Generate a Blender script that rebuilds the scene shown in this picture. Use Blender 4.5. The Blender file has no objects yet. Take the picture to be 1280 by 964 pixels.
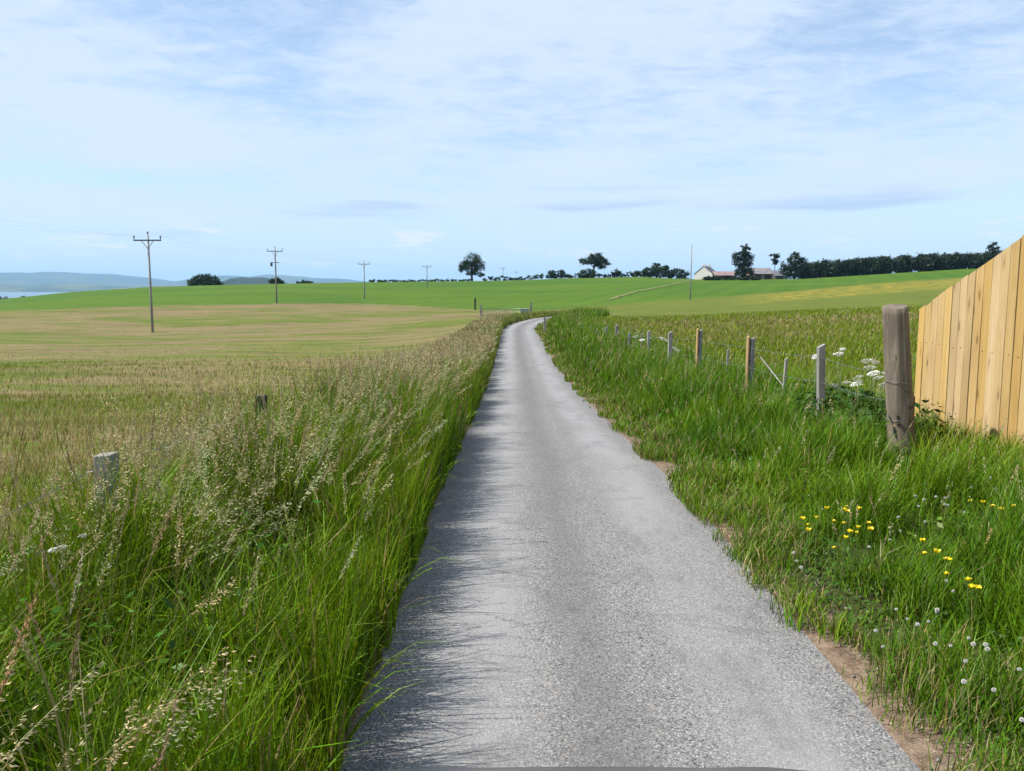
import bpy, bmesh, math, random
import numpy as np
from mathutils import Vector, Matrix

rng = np.random.default_rng(7)
random.seed(7)
SC = bpy.context.scene
COL = SC.collection
R = math.radians

# ------------------------------------------------------------------ camera
CAMH = 1.6
FPX = 1044.0                                   # focal length in photo pixels (1280 wide)
PITCH = math.atan(124.0 / FPX)
cam_d = bpy.data.cameras.new('camera')
cam_d.sensor_width = 36.0
cam_d.lens = 36.0 * FPX / 1280.0
cam_d.clip_start = 0.05
cam_d.clip_end = 60000
cam = bpy.data.objects.new('camera', cam_d)
COL.objects.link(cam)
cam.location = (0, 0, CAMH)
cam.rotation_euler = (math.pi / 2 - PITCH, 0, 0)
SC.camera = cam

# ------------------------------------------------------------------ light
SUN_EL, SUN_AZ = 51.0, -95.0                   # azimuth clockwise from +Y (the way the lane runs)
w = bpy.data.worlds.new('World'); SC.world = w; w.use_nodes = True
sun_d = bpy.data.lights.new('sun', 'SUN'); sun_d.energy = 5.0; sun_d.angle = R(0.6); sun_d.color = (1.0, 0.95, 0.87)
sun = bpy.data.objects.new('sun', sun_d); COL.objects.link(sun)
sv = Vector((math.sin(R(SUN_AZ)) * math.cos(R(SUN_EL)), math.cos(R(SUN_AZ)) * math.cos(R(SUN_EL)), math.sin(R(SUN_EL))))
sun.rotation_euler = sv.to_track_quat('Z', 'Y').to_euler()
sun.location = (-30, 10, 40)
SC.view_settings.view_transform = 'Standard'
SC.view_settings.look = 'None'
SC.view_settings.exposure = 0.80
SC.view_settings.gamma = 1.0

def build_world():
    nt = w.node_tree; N = nt.nodes; L = nt.links
    N.clear()
    out = N.new('ShaderNodeOutputWorld'); bg = N.new('ShaderNodeBackground')
    sky = N.new('ShaderNodeTexSky'); sky.sky_type = 'NISHITA'; sky.sun_disc = False
    sky.sun_elevation = R(SUN_EL); sky.sun_rotation = R(SUN_AZ) % (2 * math.pi)
    sky.altitude = 40; sky.air_density = 1.0; sky.dust_density = 0.0; sky.ozone_density = 4.0
    tc = N.new('ShaderNodeTexCoord')
    sep = N.new('ShaderNodeSeparateXYZ'); L.new(tc.outputs['Generated'], sep.inputs[0])
    def M(op, a, b=None, c=None):
        n = N.new('ShaderNodeMath'); n.operation = op
        for i, v in enumerate((a, b, c)):
            if v is None: continue
            if isinstance(v, (int, float)): n.inputs[i].default_value = v
            else: L.new(v, n.inputs[i])
        return n.outputs[0]
    zz = M('MAXIMUM', sep.outputs[2], 0.0)
    den = M('ADD', zz, 0.10)
    px = M('DIVIDE', sep.outputs[0], den); py = M('DIVIDE', sep.outputs[1], den)
    def vec(ax, ay, sx, sy, ox=0.0):
        c = N.new('ShaderNodeCombineXYZ')
        L.new(M('MULTIPLY_ADD', ax, sx, ox), c.inputs[0]); L.new(M('MULTIPLY', ay, sy), c.inputs[1])
        return c.outputs[0]
    def noise(v, scale, detail, rough, dist=0.0):
        n = N.new('ShaderNodeTexNoise'); L.new(v, n.inputs['Vector'])
        n.inputs['Scale'].default_value = scale; n.inputs['Detail'].default_value = detail
        n.inputs['Roughness'].default_value = rough; n.inputs['Distortion'].default_value = dist
        return n.outputs[0]
    def ramp(f, lo, hi):
        n = N.new('ShaderNodeMapRange'); n.interpolation_type = 'SMOOTHSTEP'
        L.new(f, n.inputs[0]); n.inputs[1].default_value = lo; n.inputs[2].default_value = hi
        return n.outputs[0]
    # high veil: thick streaky sheet with wispy gaps
    n1 = noise(vec(px, py, 1.0, 1.0, SKY_OX), 0.9, 7, 0.55, 0.35)
    n2 = noise(vec(px, py, 1.8, 2.2, 1.2 + SKY_OX), 3.4, 8, 0.68, 0.6)
    n3 = noise(vec(px, py, 0.35, 1.5, 5.0), 2.2, 5, 0.55, 0.2)
    veil = M('ADD', M('MULTIPLY', n1, 0.62), M('ADD', M('MULTIPLY', n2, 0.36), M('MULTIPLY', n3, 0.12)))
    veil = ramp(veil, 0.38, 0.63)
    low = ramp(zz, 0.015, 0.11)                 # thins to clear blue air low down
    veil = M('MULTIPLY_ADD', veil, 0.72, 0.28)
    veil = M('MULTIPLY', veil, M('MULTIPLY_ADD', low, 0.36, 0.58))
    # small fair-weather cumulus low over the skyline
    az = M('ARCTAN2', sep.outputs[0], sep.outputs[1])
    cu = noise(vec(az, zz, 9.0, 55.0, CUM_O), 1.0, 6, 0.62, 0.25)
    band = M('MULTIPLY', ramp(zz, 0.012, 0.022), M('SUBTRACT', 1.0, ramp(zz, 0.055, 0.085)))
    cu = M('MULTIPLY', ramp(cu, 0.56, 0.66), band)
    # grey-blue streak undersides
    st = noise(vec(az, zz, 2.2, 26.0, STREAK_O), 1.0, 4, 0.5, 0.2)
    stm = M('MULTIPLY', ramp(st, 0.57, 0.70), M('MULTIPLY', ramp(zz, 0.02, 0.06), M('SUBTRACT', 1.0, ramp(zz, 0.14, 0.20))))
    skm = N.new('ShaderNodeVectorMath'); skm.operation = 'SCALE'; L.new(sky.outputs[0], skm.inputs[0]); skm.inputs['Scale'].default_value = SKY_K
    def mix(f, a, b):
        n = N.new('ShaderNodeMix'); n.data_type = 'RGBA'
        L.new(f, n.inputs[0])
        for i, v in ((6, a), (7, b)):
            if isinstance(v, tuple): n.inputs[i].default_value = v
            else: L.new(v, n.inputs[i])
        return n.outputs[2]
    air = M('MULTIPLY', M('SUBTRACT', 1.0, ramp(zz, 0.0, 0.16)), 0.85)
    c = mix(air, skm.outputs[0], AIR_C)
    c = mix(veil, c, CLOUD_C)
    c = mix(M('MULTIPLY', stm, 0.75), c, STREAK_C)
    c = mix(M('MULTIPLY', cu, 0.65), c, CUM_C)
    L.new(c, bg.inputs[0]); bg.inputs[1].default_value = 1.0
    # the Sky Texture feeds the Background at 0.1 through the scale node (SKY_K)
    L.new(bg.outputs[0], out.inputs[0])
SKY_K = 0.10
SKY_OX = 21.2
STREAK_O = 6.3
CUM_O = 18.77
CLOUD_C = (0.425, 0.500, 0.605, 1)
STREAK_C = (0.285, 0.37, 0.52, 1)
AIR_C = (0.325, 0.45, 0.605, 1)
CUM_C = (0.57, 0.565, 0.58, 1)
build_world()

ALB = 0.68                                     # the photo is exposed for fairly dark ground: all base colours scaled together
# ------------------------------------------------------------------ helpers
def ray(px, py):
    u, v = px - 640.0, py - 482.0
    cp, sp = math.cos(PITCH), math.sin(PITCH)
    return (u, FPX * cp - v * sp, -FPX * sp - v * cp)
def z_at(D, py):                               # height of a point at depth D seen on photo row py
    d = ray(640, py); return CAMH + d[2] / d[1] * D
def x_at(D, px, py=352):
    d = ray(px, py); return d[0] / d[1] * D

def link(o, parent=None):
    COL.objects.link(o)
    if parent is not None: o.parent = parent
    return o
def empty(name, loc, rz=0.0):
    o = bpy.data.objects.new(name, None); o.location = loc; o.rotation_euler = (0, 0, rz)
    o.empty_display_size = 0.2
    return link(o)
def tag(o, label=None, cat=None, group=None, kind=None):
    if label: o['label'] = label
    if cat: o['category'] = cat
    if group: o['group'] = group
    if kind: o['kind'] = kind
    return o
def mesh_np(name, V, F, mat, parent=None, col=None, smooth=False, loc=None):
    """V (n,3), F (m,k) all faces with k corners -> one mesh object"""
    V = np.asarray(V, dtype=np.float32); F = np.asarray(F, dtype=np.int32)
    me = bpy.data.meshes.new(name)
    k = F.shape[1]
    me.vertices.add(len(V)); me.vertices.foreach_set('co', V.ravel())
    me.loops.add(F.size); me.loops.foreach_set('vertex_index', F.ravel())
    me.polygons.add(len(F))
    me.polygons.foreach_set('loop_start', np.arange(0, F.size, k, dtype=np.int32))
    me.polygons.foreach_set('loop_total', np.full(len(F), k, dtype=np.int32))
    if smooth: me.polygons.foreach_set('use_smooth', np.ones(len(F), dtype=bool))
    if col is not None:
        a = me.color_attributes.new('col', 'FLOAT_COLOR', 'POINT')
        c = np.ones((len(V), 4), dtype=np.float32); c[:, :3] = col
        a.data.foreach_set('color', c.ravel())
    me.update(calc_edges=True)
    if mat: me.materials.append(mat)
    o = bpy.data.objects.new(name, me)
    if loc is not None: o.location = loc
    return link(o, parent)
def bm_obj(name, bm, mat, parent=None, smooth=False, loc=None, rot=None):
    me = bpy.data.meshes.new(name); bm.to_mesh(me); bm.free()
    if smooth:
        for p in me.polygons: p.use_smooth = True
    if mat: me.materials.append(mat)
    o = bpy.data.objects.new(name, me)
    if loc is not None: o.location = loc
    if rot is not None: o.rotation_euler = rot
    return link(o, parent)
def box(bm, x0, x1, y0, y1, z0, z1, bevel=0.0):
    g = bmesh.ops.create_cube(bm, size=1.0)
    vs = g['verts']
    for v in vs:
        v.co = Vector((x0 + (v.co.x + .5) * (x1 - x0), y0 + (v.co.y + .5) * (y1 - y0), z0 + (v.co.z + .5) * (z1 - z0)))
    if bevel > 0:
        es = list({e for v in vs for e in v.link_edges})
        bmesh.ops.bevel(bm, geom=es, offset=bevel, segments=2, affect='EDGES', profile=0.7)
def tube(bm, pts, radii, n=8, cap=True):
    """tapered tube along points"""
    pts = [Vector(p) for p in pts]
    rings = []
    for i, p in enumerate(pts):
        a = pts[max(i - 1, 0)]; b = pts[min(i + 1, len(pts) - 1)]
        t = (b - a).normalized()
        up = Vector((0, 0, 1)) if abs(t.z) < 0.9 else Vector((1, 0, 0))
        s = t.cross(up).normalized(); q = s.cross(t).normalized()
        r = radii[i] if hasattr(radii, '__len__') else radii
        rings.append([bm.verts.new(p + s * (math.cos(2 * math.pi * k / n) * r) + q * (math.sin(2 * math.pi * k / n) * r)) for k in range(n)])
    for i in range(len(rings) - 1):
        for k in range(n):
            bm.faces.new((rings[i][k], rings[i][(k + 1) % n], rings[i + 1][(k + 1) % n], rings[i + 1][k]))
    if cap:
        bm.faces.new(rings[0]); bm.faces.new(rings[-1][::-1])
def fix(bm):
    bmesh.ops.recalc_face_normals(bm, faces=bm.faces[:]); return bm

# value noise on the plane, for laying out patches
def vnoise(x, y, seed=0):
    xi = np.floor(x).astype(np.int64); yi = np.floor(y).astype(np.int64)
    xf = x - xi; yf = y - yi
    def h(a, b):
        n = (a * 374761393 + b * 668265263 + seed * 974634777) & 0x7fffffff
        n = ((n ^ (n >> 13)) * 1274126177) & 0x7fffffff
        return ((n ^ (n >> 16)) & 0xffff) / 65535.0
    u = xf * xf * (3 - 2 * xf); v = yf * yf * (3 - 2 * yf)
    return (h(xi, yi) * (1 - u) + h(xi + 1, yi) * u) * (1 - v) + (h(xi, yi + 1) * (1 - u) + h(xi + 1, yi + 1) * u) * v
def fbm(x, y, seed=0, oct=4):
    s = 0; a = 0.5; t = 0
    for i in range(oct):
        s = s + a * vnoise(x * 2 ** i, y * 2 ** i, seed + i * 17); t += a; a *= 0.5
    return s / t
def sstep(a, b, x):
    t = np.clip((x - a) / (b - a), 0, 1); return t * t * (3 - 2 * t)

# ------------------------------------------------------------------ materials
def new_mat(name):
    m = bpy.data.materials.new(name); m.use_nodes = True
    nt = m.node_tree; nt.nodes.clear()
    return m, nt, nt.nodes, nt.links
class NB:
    """small node builder"""
    def __init__(s, name):
        s.m, s.nt, s.N, s.L = new_mat(name)
        s.out = s.N.new('ShaderNodeOutputMaterial')
        s.tc = s.N.new('ShaderNodeTexCoord')
    def put(s, sock, v):
        if isinstance(v, (int, float)): sock.default_value = v
        elif isinstance(v, tuple): sock.default_value = v if len(v) != 3 or sock.type == 'VECTOR' else v + (1.0,)
        else: s.L.new(v, sock)
    def math(s, op, a, b=None, c=None, clamp=False):
        n = s.N.new('ShaderNodeMath'); n.operation = op; n.use_clamp = clamp
        for i, v in enumerate((a, b, c)):
            if v is not None: s.put(n.inputs[i], v)
        return n.outputs[0]
    def mapping(s, scale=(1, 1, 1), loc=(0, 0, 0), rot=(0, 0, 0), src='Object', vec=None):
        n = s.N.new('ShaderNodeMapping'); s.L.new(vec if vec is not None else s.tc.outputs[src], n.inputs[0])
        n.inputs[1].default_value = loc; n.inputs[2].default_value = rot; n.inputs[3].default_value = scale
        return n.outputs[0]
    def noise(s, vec, scale, detail=4, rough=0.55, dist=0.0, out=0):
        n = s.N.new('ShaderNodeTexNoise'); s.L.new(vec, n.inputs['Vector'])
        n.inputs['Scale'].default_value = scale; n.inputs['Detail'].default_value = detail
        n.inputs['Roughness'].default_value = rough; n.inputs['Distortion'].default_value = dist
        return n.outputs[out]
    def voro(s, vec, scale, feature='F1', out='Color'):
        n = s.N.new('ShaderNodeTexVoronoi'); n.feature = feature; s.L.new(vec, n.inputs['Vector'])
        n.inputs['Scale'].default_value = scale
        return n.outputs[out]
    def rng(s, f, a, b, c=0.0, d=1.0, smooth=True):
        n = s.N.new('ShaderNodeMapRange'); n.interpolation_type = 'SMOOTHSTEP' if smooth else 'LINEAR'
        s.put(n.inputs[0], f)
        for i, v in enumerate((a, b, c, d)): n.inputs[i + 1].default_value = v
        return n.outputs[0]
    def mix(s, f, a, b, blend='MIX'):
        n = s.N.new('ShaderNodeMix'); n.data_type = 'RGBA'; n.blend_type = blend
        s.put(n.inputs[0], f); s.put(n.inputs[6], a); s.put(n.inputs[7], b)
        return n.outputs[2]
    def attr(s, name, out='Color'):
        n = s.N.new('ShaderNodeAttribute'); n.attribute_name = name; return n.outputs[out]
    def bump(s, h, strength=0.5, dist=0.01):
        n = s.N.new('ShaderNodeBump'); s.put(n.inputs['Height'], h)
        n.inputs['Strength'].default_value = strength; n.inputs['Distance'].default_value = dist
        return n.outputs[0]
    def principled(s, color, rough=0.7, metal=0.0, normal=None, spec=0.5, **kw):
        b = s.N.new('ShaderNodeBsdfPrincipled')
        sc_ = s.N.new('ShaderNodeVectorMath'); sc_.operation = 'SCALE'; sc_.inputs['Scale'].default_value = ALB
        s.put(sc_.inputs[0], color); s.L.new(sc_.outputs[0], b.inputs['Base Color']); s.put(b.inputs['Roughness'], rough); s.put(b.inputs['Metallic'], metal)
        b.inputs['Specular IOR Level'].default_value = spec
        for k, v in kw.items(): s.put(b.inputs[k], v)
        if normal is not None: s.L.new(normal, b.inputs['Normal'])
        s.L.new(b.outputs[0], s.out.inputs[0])
        return b

def leaf_mat(name, trans=0.35, gloss=0.08, rough=0.45, var=0.25):
    """blade / leaf: own colour from the mesh, light passing through, slight sheen"""
    b = NB(name)
    c = b.attr('col')
    df = b.N.new('ShaderNodeBsdfDiffuse'); b.L.new(c, df.inputs[0])
    tr = b.N.new('ShaderNodeBsdfTranslucent')
    hs = b.N.new('ShaderNodeHueSaturation'); b.L.new(c, hs.inputs['Color']); hs.inputs['Hue'].default_value = 0.485
    hs.inputs['Saturation'].default_value = 1.1; hs.inputs['Value'].default_value = 1.15
    b.L.new(hs.outputs[0], tr.inputs[0])
    m1 = b.N.new('ShaderNodeMixShader'); m1.inputs[0].default_value = trans
    b.L.new(df.outputs[0], m1.inputs[1]); b.L.new(tr.outputs[0], m1.inputs[2])
    gl = b.N.new('ShaderNodeBsdfGlossy'); gl.inputs['Roughness'].default_value = rough; gl.inputs[0].default_value = (0.9, 0.95, 0.9, 1)
    m2 = b.N.new('ShaderNodeMixShader'); m2.inputs[0].default_value = gloss
    b.L.new(m1.outputs[0], m2.inputs[1]); b.L.new(gl.outputs[0], m2.inputs[2])
    b.L.new(m2.outputs[0], b.out.inputs[0])
    return b.m
MAT = {}
MAT['grass'] = leaf_mat('grass_blade', 0.22, 0.012)
MAT['seed'] = leaf_mat('grass_seed', 0.30, 0.02, 0.6)
MAT['leaf'] = leaf_mat('tree_leaf', 0.22, 0.012, 0.5)

def ground_mat():
    b = NB('ground')
    zone = b.N.new('ShaderNodeSeparateColor'); b.L.new(b.attr('col'), zone.inputs[0])
    crop, brown, flower = zone.outputs[0], zone.outputs[1], zone.outputs[2]
    dirt = b.attr('dirt', 'Fac')
    O = b.tc.outputs['Object']
    big = b.noise(b.mapping((0.040, 0.075, 0.0)), 1.0, 6, 0.66, 0.6)
    mid = b.noise(b.mapping((0.16, 0.50, 0.0)), 1.0, 6, 0.70, 0.3)
    fine = b.noise(b.mapping((1.6, 3.0, 0.0)), 1.0, 6, 0.75)
    # rough meadow: green sward showing through ripe brown seed heads
    f = b.math('ADD', b.math('MULTIPLY', big, 0.66), b.math('MULTIPLY', mid, 0.42))
    f = b.math('ADD', f, b.math('MULTIPLY', b.math('SUBTRACT', fine, 0.5), 0.25))
    f = b.math('ADD', f, b.math('MULTIPLY', b.math('SUBTRACT', brown, 0.5), 0.36))
    f = b.rng(f, 0.46, 0.62)
    green = b.mix(b.rng(mid, 0.3, 0.7), (0.095, 0.140, 0.010), (0.155, 0.180, 0.022))
    tan = b.mix(b.rng(fine, 0.3, 0.7), (0.195, 0.148, 0.064), (0.270, 0.210, 0.100))
    meadow = b.mix(f, green, tan)
    # sown crop: fresh even green with faint drill lines and lighter bands
    dl = b.N.new('ShaderNodeTexWave'); b.L.new(b.mapping((1, 1, 0), rot=(0, 0, 0.35)), dl.inputs[0]); dl.inputs['Scale'].default_value = 0.045
    dl.inputs['Distortion'].default_value = 2.5; dl.inputs['Detail'].default_value = 2
    cc = b.mix(b.rng(b.noise(b.mapping((0.012, 0.02, 0)), 1.0, 4, 0.55, 0.5), 0.35, 0.65), (0.046, 0.128, 0.001), (0.088, 0.160, 0.002))
    cc = b.mix(b.math('MULTIPLY', dl.outputs[0], 0.18), cc, (0.14, 0.22, 0.012))
    cc = b.mix(b.math('MULTIPLY', b.rng(fine, 0.4, 0.75), 0.35), cc, (0.05, 0.125, 0.004))
    meadow = b.mix(b.math('MULTIPLY', b.rng(b.noise(b.mapping((0.07, 0.32, 0.0), loc=(9, 4, 0)), 1.0, 7, 0.72), 0.50, 0.66), 0.6), meadow, (0.085, 0.085, 0.022))
    sx = b.N.new('ShaderNodeSeparateXYZ'); b.L.new(b.mapping((1, 1, 1), rot=(0, 0, 0.55)), sx.inputs[0])
    tl = b.math('ABSOLUTE', b.math('SUBTRACT', b.math('FRACT', b.math('DIVIDE', sx.outputs[0], 24.0)), 0.5))
    cc = b.mix(b.math('MULTIPLY', b.rng(b.math('ABSOLUTE', b.math('SUBTRACT', tl, 0.04)), 0.016, 0.006), 0.5), cc, (0.10, 0.12, 0.03))
    c = b.mix(crop, meadow, cc)
    # buttercup strip
    fl = b.rng(b.noise(b.mapping((0.5, 0.22, 0)), 1.0, 5, 0.65), 0.42, 0.60)
    c = b.mix(b.math('MULTIPLY', b.math('MULTIPLY', fl, flower), 0.6), c, (0.42, 0.31, 0.035))
    # bare earth at the edge of the lane
    soil = b.mix(b.rng(b.noise(O, 14.0, 6, 0.7), 0.3, 0.7), (0.13, 0.085, 0.055), (0.30, 0.22, 0.155))
    soil = b.mix(b.rng(b.noise(O, 90.0, 3, 0.7), 0.55, 0.75), soil, (0.40, 0.34, 0.28))
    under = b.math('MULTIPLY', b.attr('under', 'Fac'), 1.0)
    c = b.mix(under, c, (0.055, 0.062, 0.022))  # dark verge soil; the shade at the grass roots is coloured in too
    c = b.mix(dirt, c, soil)
    h = b.math('ADD', b.noise(b.mapping((1.2, 1.2, 0)), 1.0, 6, 0.7), b.math('MULTIPLY', b.noise(O, 40, 4, 0.7), 0.12))
    b.principled(c, 0.95, normal=b.bump(h, 0.55, 0.25), spec=0.15)
    return b.m
MAT['ground'] = ground_mat()

def road_mat():
    b = NB('road_chippings')
    O = b.tc.outputs['Object']
    sep = b.N.new('ShaderNodeSeparateXYZ'); b.L.new(b.attr('lane', 'Vector'), sep.inputs[0])
    t = sep.outputs[0]                                       # metres across from the lane centre
    O2 = b.mapping((1, 1, 0.0))
    chip = b.voro(O2, 140.0)                                  # stone chippings about 9 mm
    chs = b.N.new('ShaderNodeSeparateColor'); b.L.new(chip, chs.inputs[0])
    chd = b.voro(O2, 140.0, out='Distance')
    c = b.mix(chs.outputs[0], (0.195, 0.194, 0.196), (0.325, 0.322, 0.322))
    c = b.mix(b.rng(chs.outputs[1], 0.80, 0.9), c, (0.36, 0.31, 0.265))
    c = b.mix(b.rng(chs.outputs[2], 0.90, 0.96), c, (0.46, 0.45, 0.43))
    c = b.mix(b.rng(chs.outputs[2], 0.10, 0.03), c, (0.08, 0.08, 0.085))
    c = b.mix(b.rng(chd, 0.5, 0.85), c, (0.12, 0.12, 0.122))
    # traffic: polished wheel paths, a duller crown, loose patches
    path = b.math('ABSOLUTE', b.math('SUBTRACT', b.math('ABSOLUTE', t), 0.55))
    pf = b.rng(path, 0.34, 0.05)
    big = b.noise(b.mapping((1.1, 0.35, 0)), 1.0, 6, 0.65, 0.4)
    pat = b.noise(b.mapping((3.5, 1.4, 0)), 1.0, 5, 0.65)
    c = b.mix(b.math('MULTIPLY', pf, b.rng(big, 0.3, 0.6, 0.25, 0.80)), c, (0.345, 0.343, 0.346))
    c = b.mix(b.rng(pat, 0.50, 0.72, 0.0, 0.45), c, (0.13, 0.13, 0.132))
    stain = b.noise(b.mapping((0.9, 2.6, 0), loc=(3, 1, 0)), 1.0, 6, 0.7, 0.6)
    c = b.mix(b.rng(stain, 0.56, 0.70, 0.0, 0.40), c, (0.105, 0.10, 0.098))
    c = b.mix(b.rng(b.noise(b.mapping((0.6, 0.22, 0), loc=(1, 7, 0)), 1.0, 5, 0.65, 0.3), 0.55, 0.68, 0.0, 0.30), c, (0.42, 0.40, 0.38))
    crown = b.rng(b.math('ABSOLUTE', b.math('SUBTRACT', t, b.math('MULTIPLY_ADD', b.math('SUBTRACT', big, 0.5), 0.5, -0.06))), 0.26, 0.02)
    c = b.mix(b.math('MULTIPLY', crown, 0.42), c, (0.12, 0.12, 0.125))
    # washed-in earth at the margins
    ed = b.math('ADD', b.math('ABSOLUTE', t), b.math('MULTIPLY', b.math('SUBTRACT', b.noise(b.mapping((2.5, 2.5, 0)), 1.0, 5, 0.7), 0.5), 0.30))
    c = b.mix(b.rng(ed, 0.94, 1.08, 0, .85), c, b.mix(b.noise(O2, 30, 4, 0.7), (0.17, 0.12, 0.08), (0.36, 0.285, 0.215)))
    h = b.math('ADD', b.math('MULTIPLY', b.math('SUBTRACT', 1.0, chd), 0.6), b.math('MULTIPLY', chs.outputs[0], 0.5))
    b.principled(c, b.rng(chs.outputs[1], 0.0, 1.0, 0.75, 0.95), normal=b.bump(h, 0.5, 0.005), spec=0.2)
    return b.m
MAT['road'] = road_mat()

def wood_mat(name, c1, c2, c3, knots=True, per_object=True, zs=1.0, rough=0.75, streak=(30, 30, 1.1), moss=0.0):
    b = NB(name)
    oi = b.N.new('ShaderNodeObjectInfo')
    off = b.N.new('ShaderNodeVectorMath'); off.operation = 'MULTIPLY_ADD'
    comb = b.N.new('ShaderNodeCombineXYZ')
    for i in range(3): b.L.new(oi.outputs['Random'], comb.inputs[i])
    b.L.new(comb.outputs[0], off.inputs[0]); off.inputs[1].default_value = (37.0, 91.0, 53.0); b.L.new(b.tc.outputs['Object'], off.inputs[2])
    V = off.outputs[0]
    g = b.noise(b.mapping(streak, vec=V), 1.0, 6, 0.65, 0.8)
    g2 = b.noise(b.mapping((streak[0] * 4, streak[1] * 4, streak[2] * 1.5), vec=V), 1.0, 4, 0.7)
    c = b.mix(b.rng(g, 0.32, 0.68), c1, c2)
    c = b.mix(b.math('MULTIPLY', b.rng(g2, 0.55, 0.72), 0.55), c, c3)
    big = b.noise(b.mapping((2, 2, 0.8), vec=V), 1.0, 3, 0.6)
    c = b.mix(b.math('MULTIPLY', b.rng(big, 0.45, 0.7), 0.35), c, c3)
    if knots:
        vd = b.voro(b.mapping((7.5, 7.5, 2.4), vec=V), 1.0, out='Distance')
        c = b.mix(b.rng(vd, 0.17, 0.06), c, tuple(x * 0.42 for x in c3))
        c = b.mix(b.math('MULTIPLY', b.rng(vd, 0.34, 0.16), 0.35), c, c3)
    hs = b.N.new('ShaderNodeHueSaturation'); b.put(hs.inputs['Color'], c)
    b.put(hs.inputs['Value'], b.rng(oi.outputs['Random'], 0, 1, 0.86, 1.10, False))
    b.put(hs.inputs['Saturation'], b.rng(b.math('FRACT', b.math('MULTIPLY', oi.outputs['Random'], 7.13)), 0, 1, 0.82, 1.08, False))
    c = hs.outputs[0]
    if moss > 0:
        mo = b.rng(b.noise(b.mapping((9, 9, 5), vec=V), 1.0, 5, 0.7), 0.58, 0.72)
        c = b.mix(b.math('MULTIPLY', mo, moss), c, (0.19, 0.20, 0.13))
    b.principled(c, rough, normal=b.bump(b.math('ADD', g, b.math('MULTIPLY', g2, 0.5)), 0.45, 0.004), spec=0.25)
    return b.m
MAT['new_wood'] = wood_mat('new_pine', (0.60, 0.420, 0.180), (0.53, 0.350, 0.130), (0.38, 0.225, 0.075))
MAT['sawn'] = wood_mat('fresh_sawn', (0.58, 0.37, 0.15), (0.48, 0.28, 0.10), (0.36, 0.20, 0.07), knots=False)
MAT['grey_wood'] = wood_mat('weathered_wood', (0.40, 0.385, 0.35), (0.29, 0.275, 0.245), (0.14, 0.125, 0.105), knots=False, moss=0.25)
MAT['old_wood'] = wood_mat('old_log', (0.310, 0.250, 0.175), (0.185, 0.138, 0.090), (0.050, 0.036, 0.025), knots=False, streak=(26, 26, 2.0), moss=0.35)
MAT['pole_wood'] = wood_mat('pole_wood', (0.40, 0.40, 0.39), (0.30, 0.30, 0.295), (0.17, 0.17, 0.17), knots=False)  # haze over the distant poles is put into this lightened wood colour
MAT['dark_wood'] = wood_mat('dark_old_post', (0.085, 0.07, 0.055), (0.055, 0.045, 0.036), (0.03, 0.025, 0.02), knots=False)

def plain(name, c, rough=0.6, metal=0.0, var=0.25, scale=4.0, spec=0.4, bump=0.2, bd=0.01):
    b = NB(name)
    n = b.noise(b.tc.outputs['Object'], scale, 5, 0.6)
    dark = tuple(x * (1 - var) for x in c); lite = tuple(min(1, x * (1 + var)) for x in c)
    n2 = b.noise(b.tc.outputs['Object'], scale * 7, 4, 0.6)
    cc = b.mix(b.rng(n, 0.3, 0.7), dark, lite)
    b.principled(cc, b.rng(n2, 0.2, 0.8, max(0.05, rough - 0.12), min(1, rough + 0.1)), metal, normal=b.bump(n2, bump, bd), spec=spec)
    return b.m
MAT['bark'] = plain('bark', (0.075, 0.058, 0.042), 0.9, scale=2.0, bump=0.6, bd=0.05)
MAT['galv'] = plain('galvanised', (0.34, 0.36, 0.35), 0.5, 0.6, 0.15, 6)
MAT['wire'] = plain('wire', (0.30, 0.31, 0.32), 0.5, 0.7, 0.25, 20)
MAT['cable'] = plain('cable', (0.10, 0.10, 0.105), 0.6, 0.3, 0.1, 2)
MAT['ceramic'] = plain('insulator', (0.16, 0.13, 0.12), 0.3, 0, 0.1, 8)
MAT['steel'] = plain('crossarm_steel', (0.10, 0.105, 0.11), 0.7, 0.3, 0.2, 5)
MAT['harl'] = plain('white_harling', (0.84, 0.80, 0.76), 0.9, 0, 0.07, 1.2, 0.2, 0.5, 0.02)
MAT['stone'] = plain('farm_stone', (0.30, 0.24, 0.20), 0.9, 0, 0.3, 1.5, 0.2, 0.6, 0.05)
MAT['slate'] = plain('slate', (0.16, 0.16, 0.185), 0.7, 0, 0.2, 1.0, 0.3, 0.3, 0.03)
MAT['pantile'] = plain('weathered_pantile', (0.33, 0.235, 0.225), 0.85, 0, 0.25, 0.8, 0.2, 0.4, 0.03)
MAT['sheet'] = plain('sheet_roof', (0.235, 0.21, 0.225), 0.75, 0.0, 0.22, 0.7, 0.3, 0.3, 0.03)
MAT['opening'] = plain('dark_opening', (0.02, 0.02, 0.022), 0.6, 0, 0.2)
MAT['glass'] = plain('window_glass', (0.04, 0.05, 0.06), 0.08, 0, 0.1)
MAT['track'] = plain('track_earth', (0.21, 0.215, 0.09), 0.95, 0, 0.3, 0.8, 0.15, 0.5, 0.05)
MAT['petal_y'] = plain('buttercup_petal', (1.0, 0.74, 0.012), 0.28, 0, 0.08, 60)
MAT['petal_w'] = plain('white_floret', (1.0, 0.98, 0.88), 0.7, 0, 0.12, 90)
MAT['stem'] = plain('green_stem', (0.10, 0.17, 0.035), 0.6, 0, 0.2, 20)
MAT['plant_leaf'] = plain('broad_leaf', (0.055, 0.115, 0.02), 0.5, 0, 0.35, 12)
MAT['straw'] = plain('straw_stem', (0.50, 0.41, 0.22), 0.7, 0, 0.15, 30)

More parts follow.
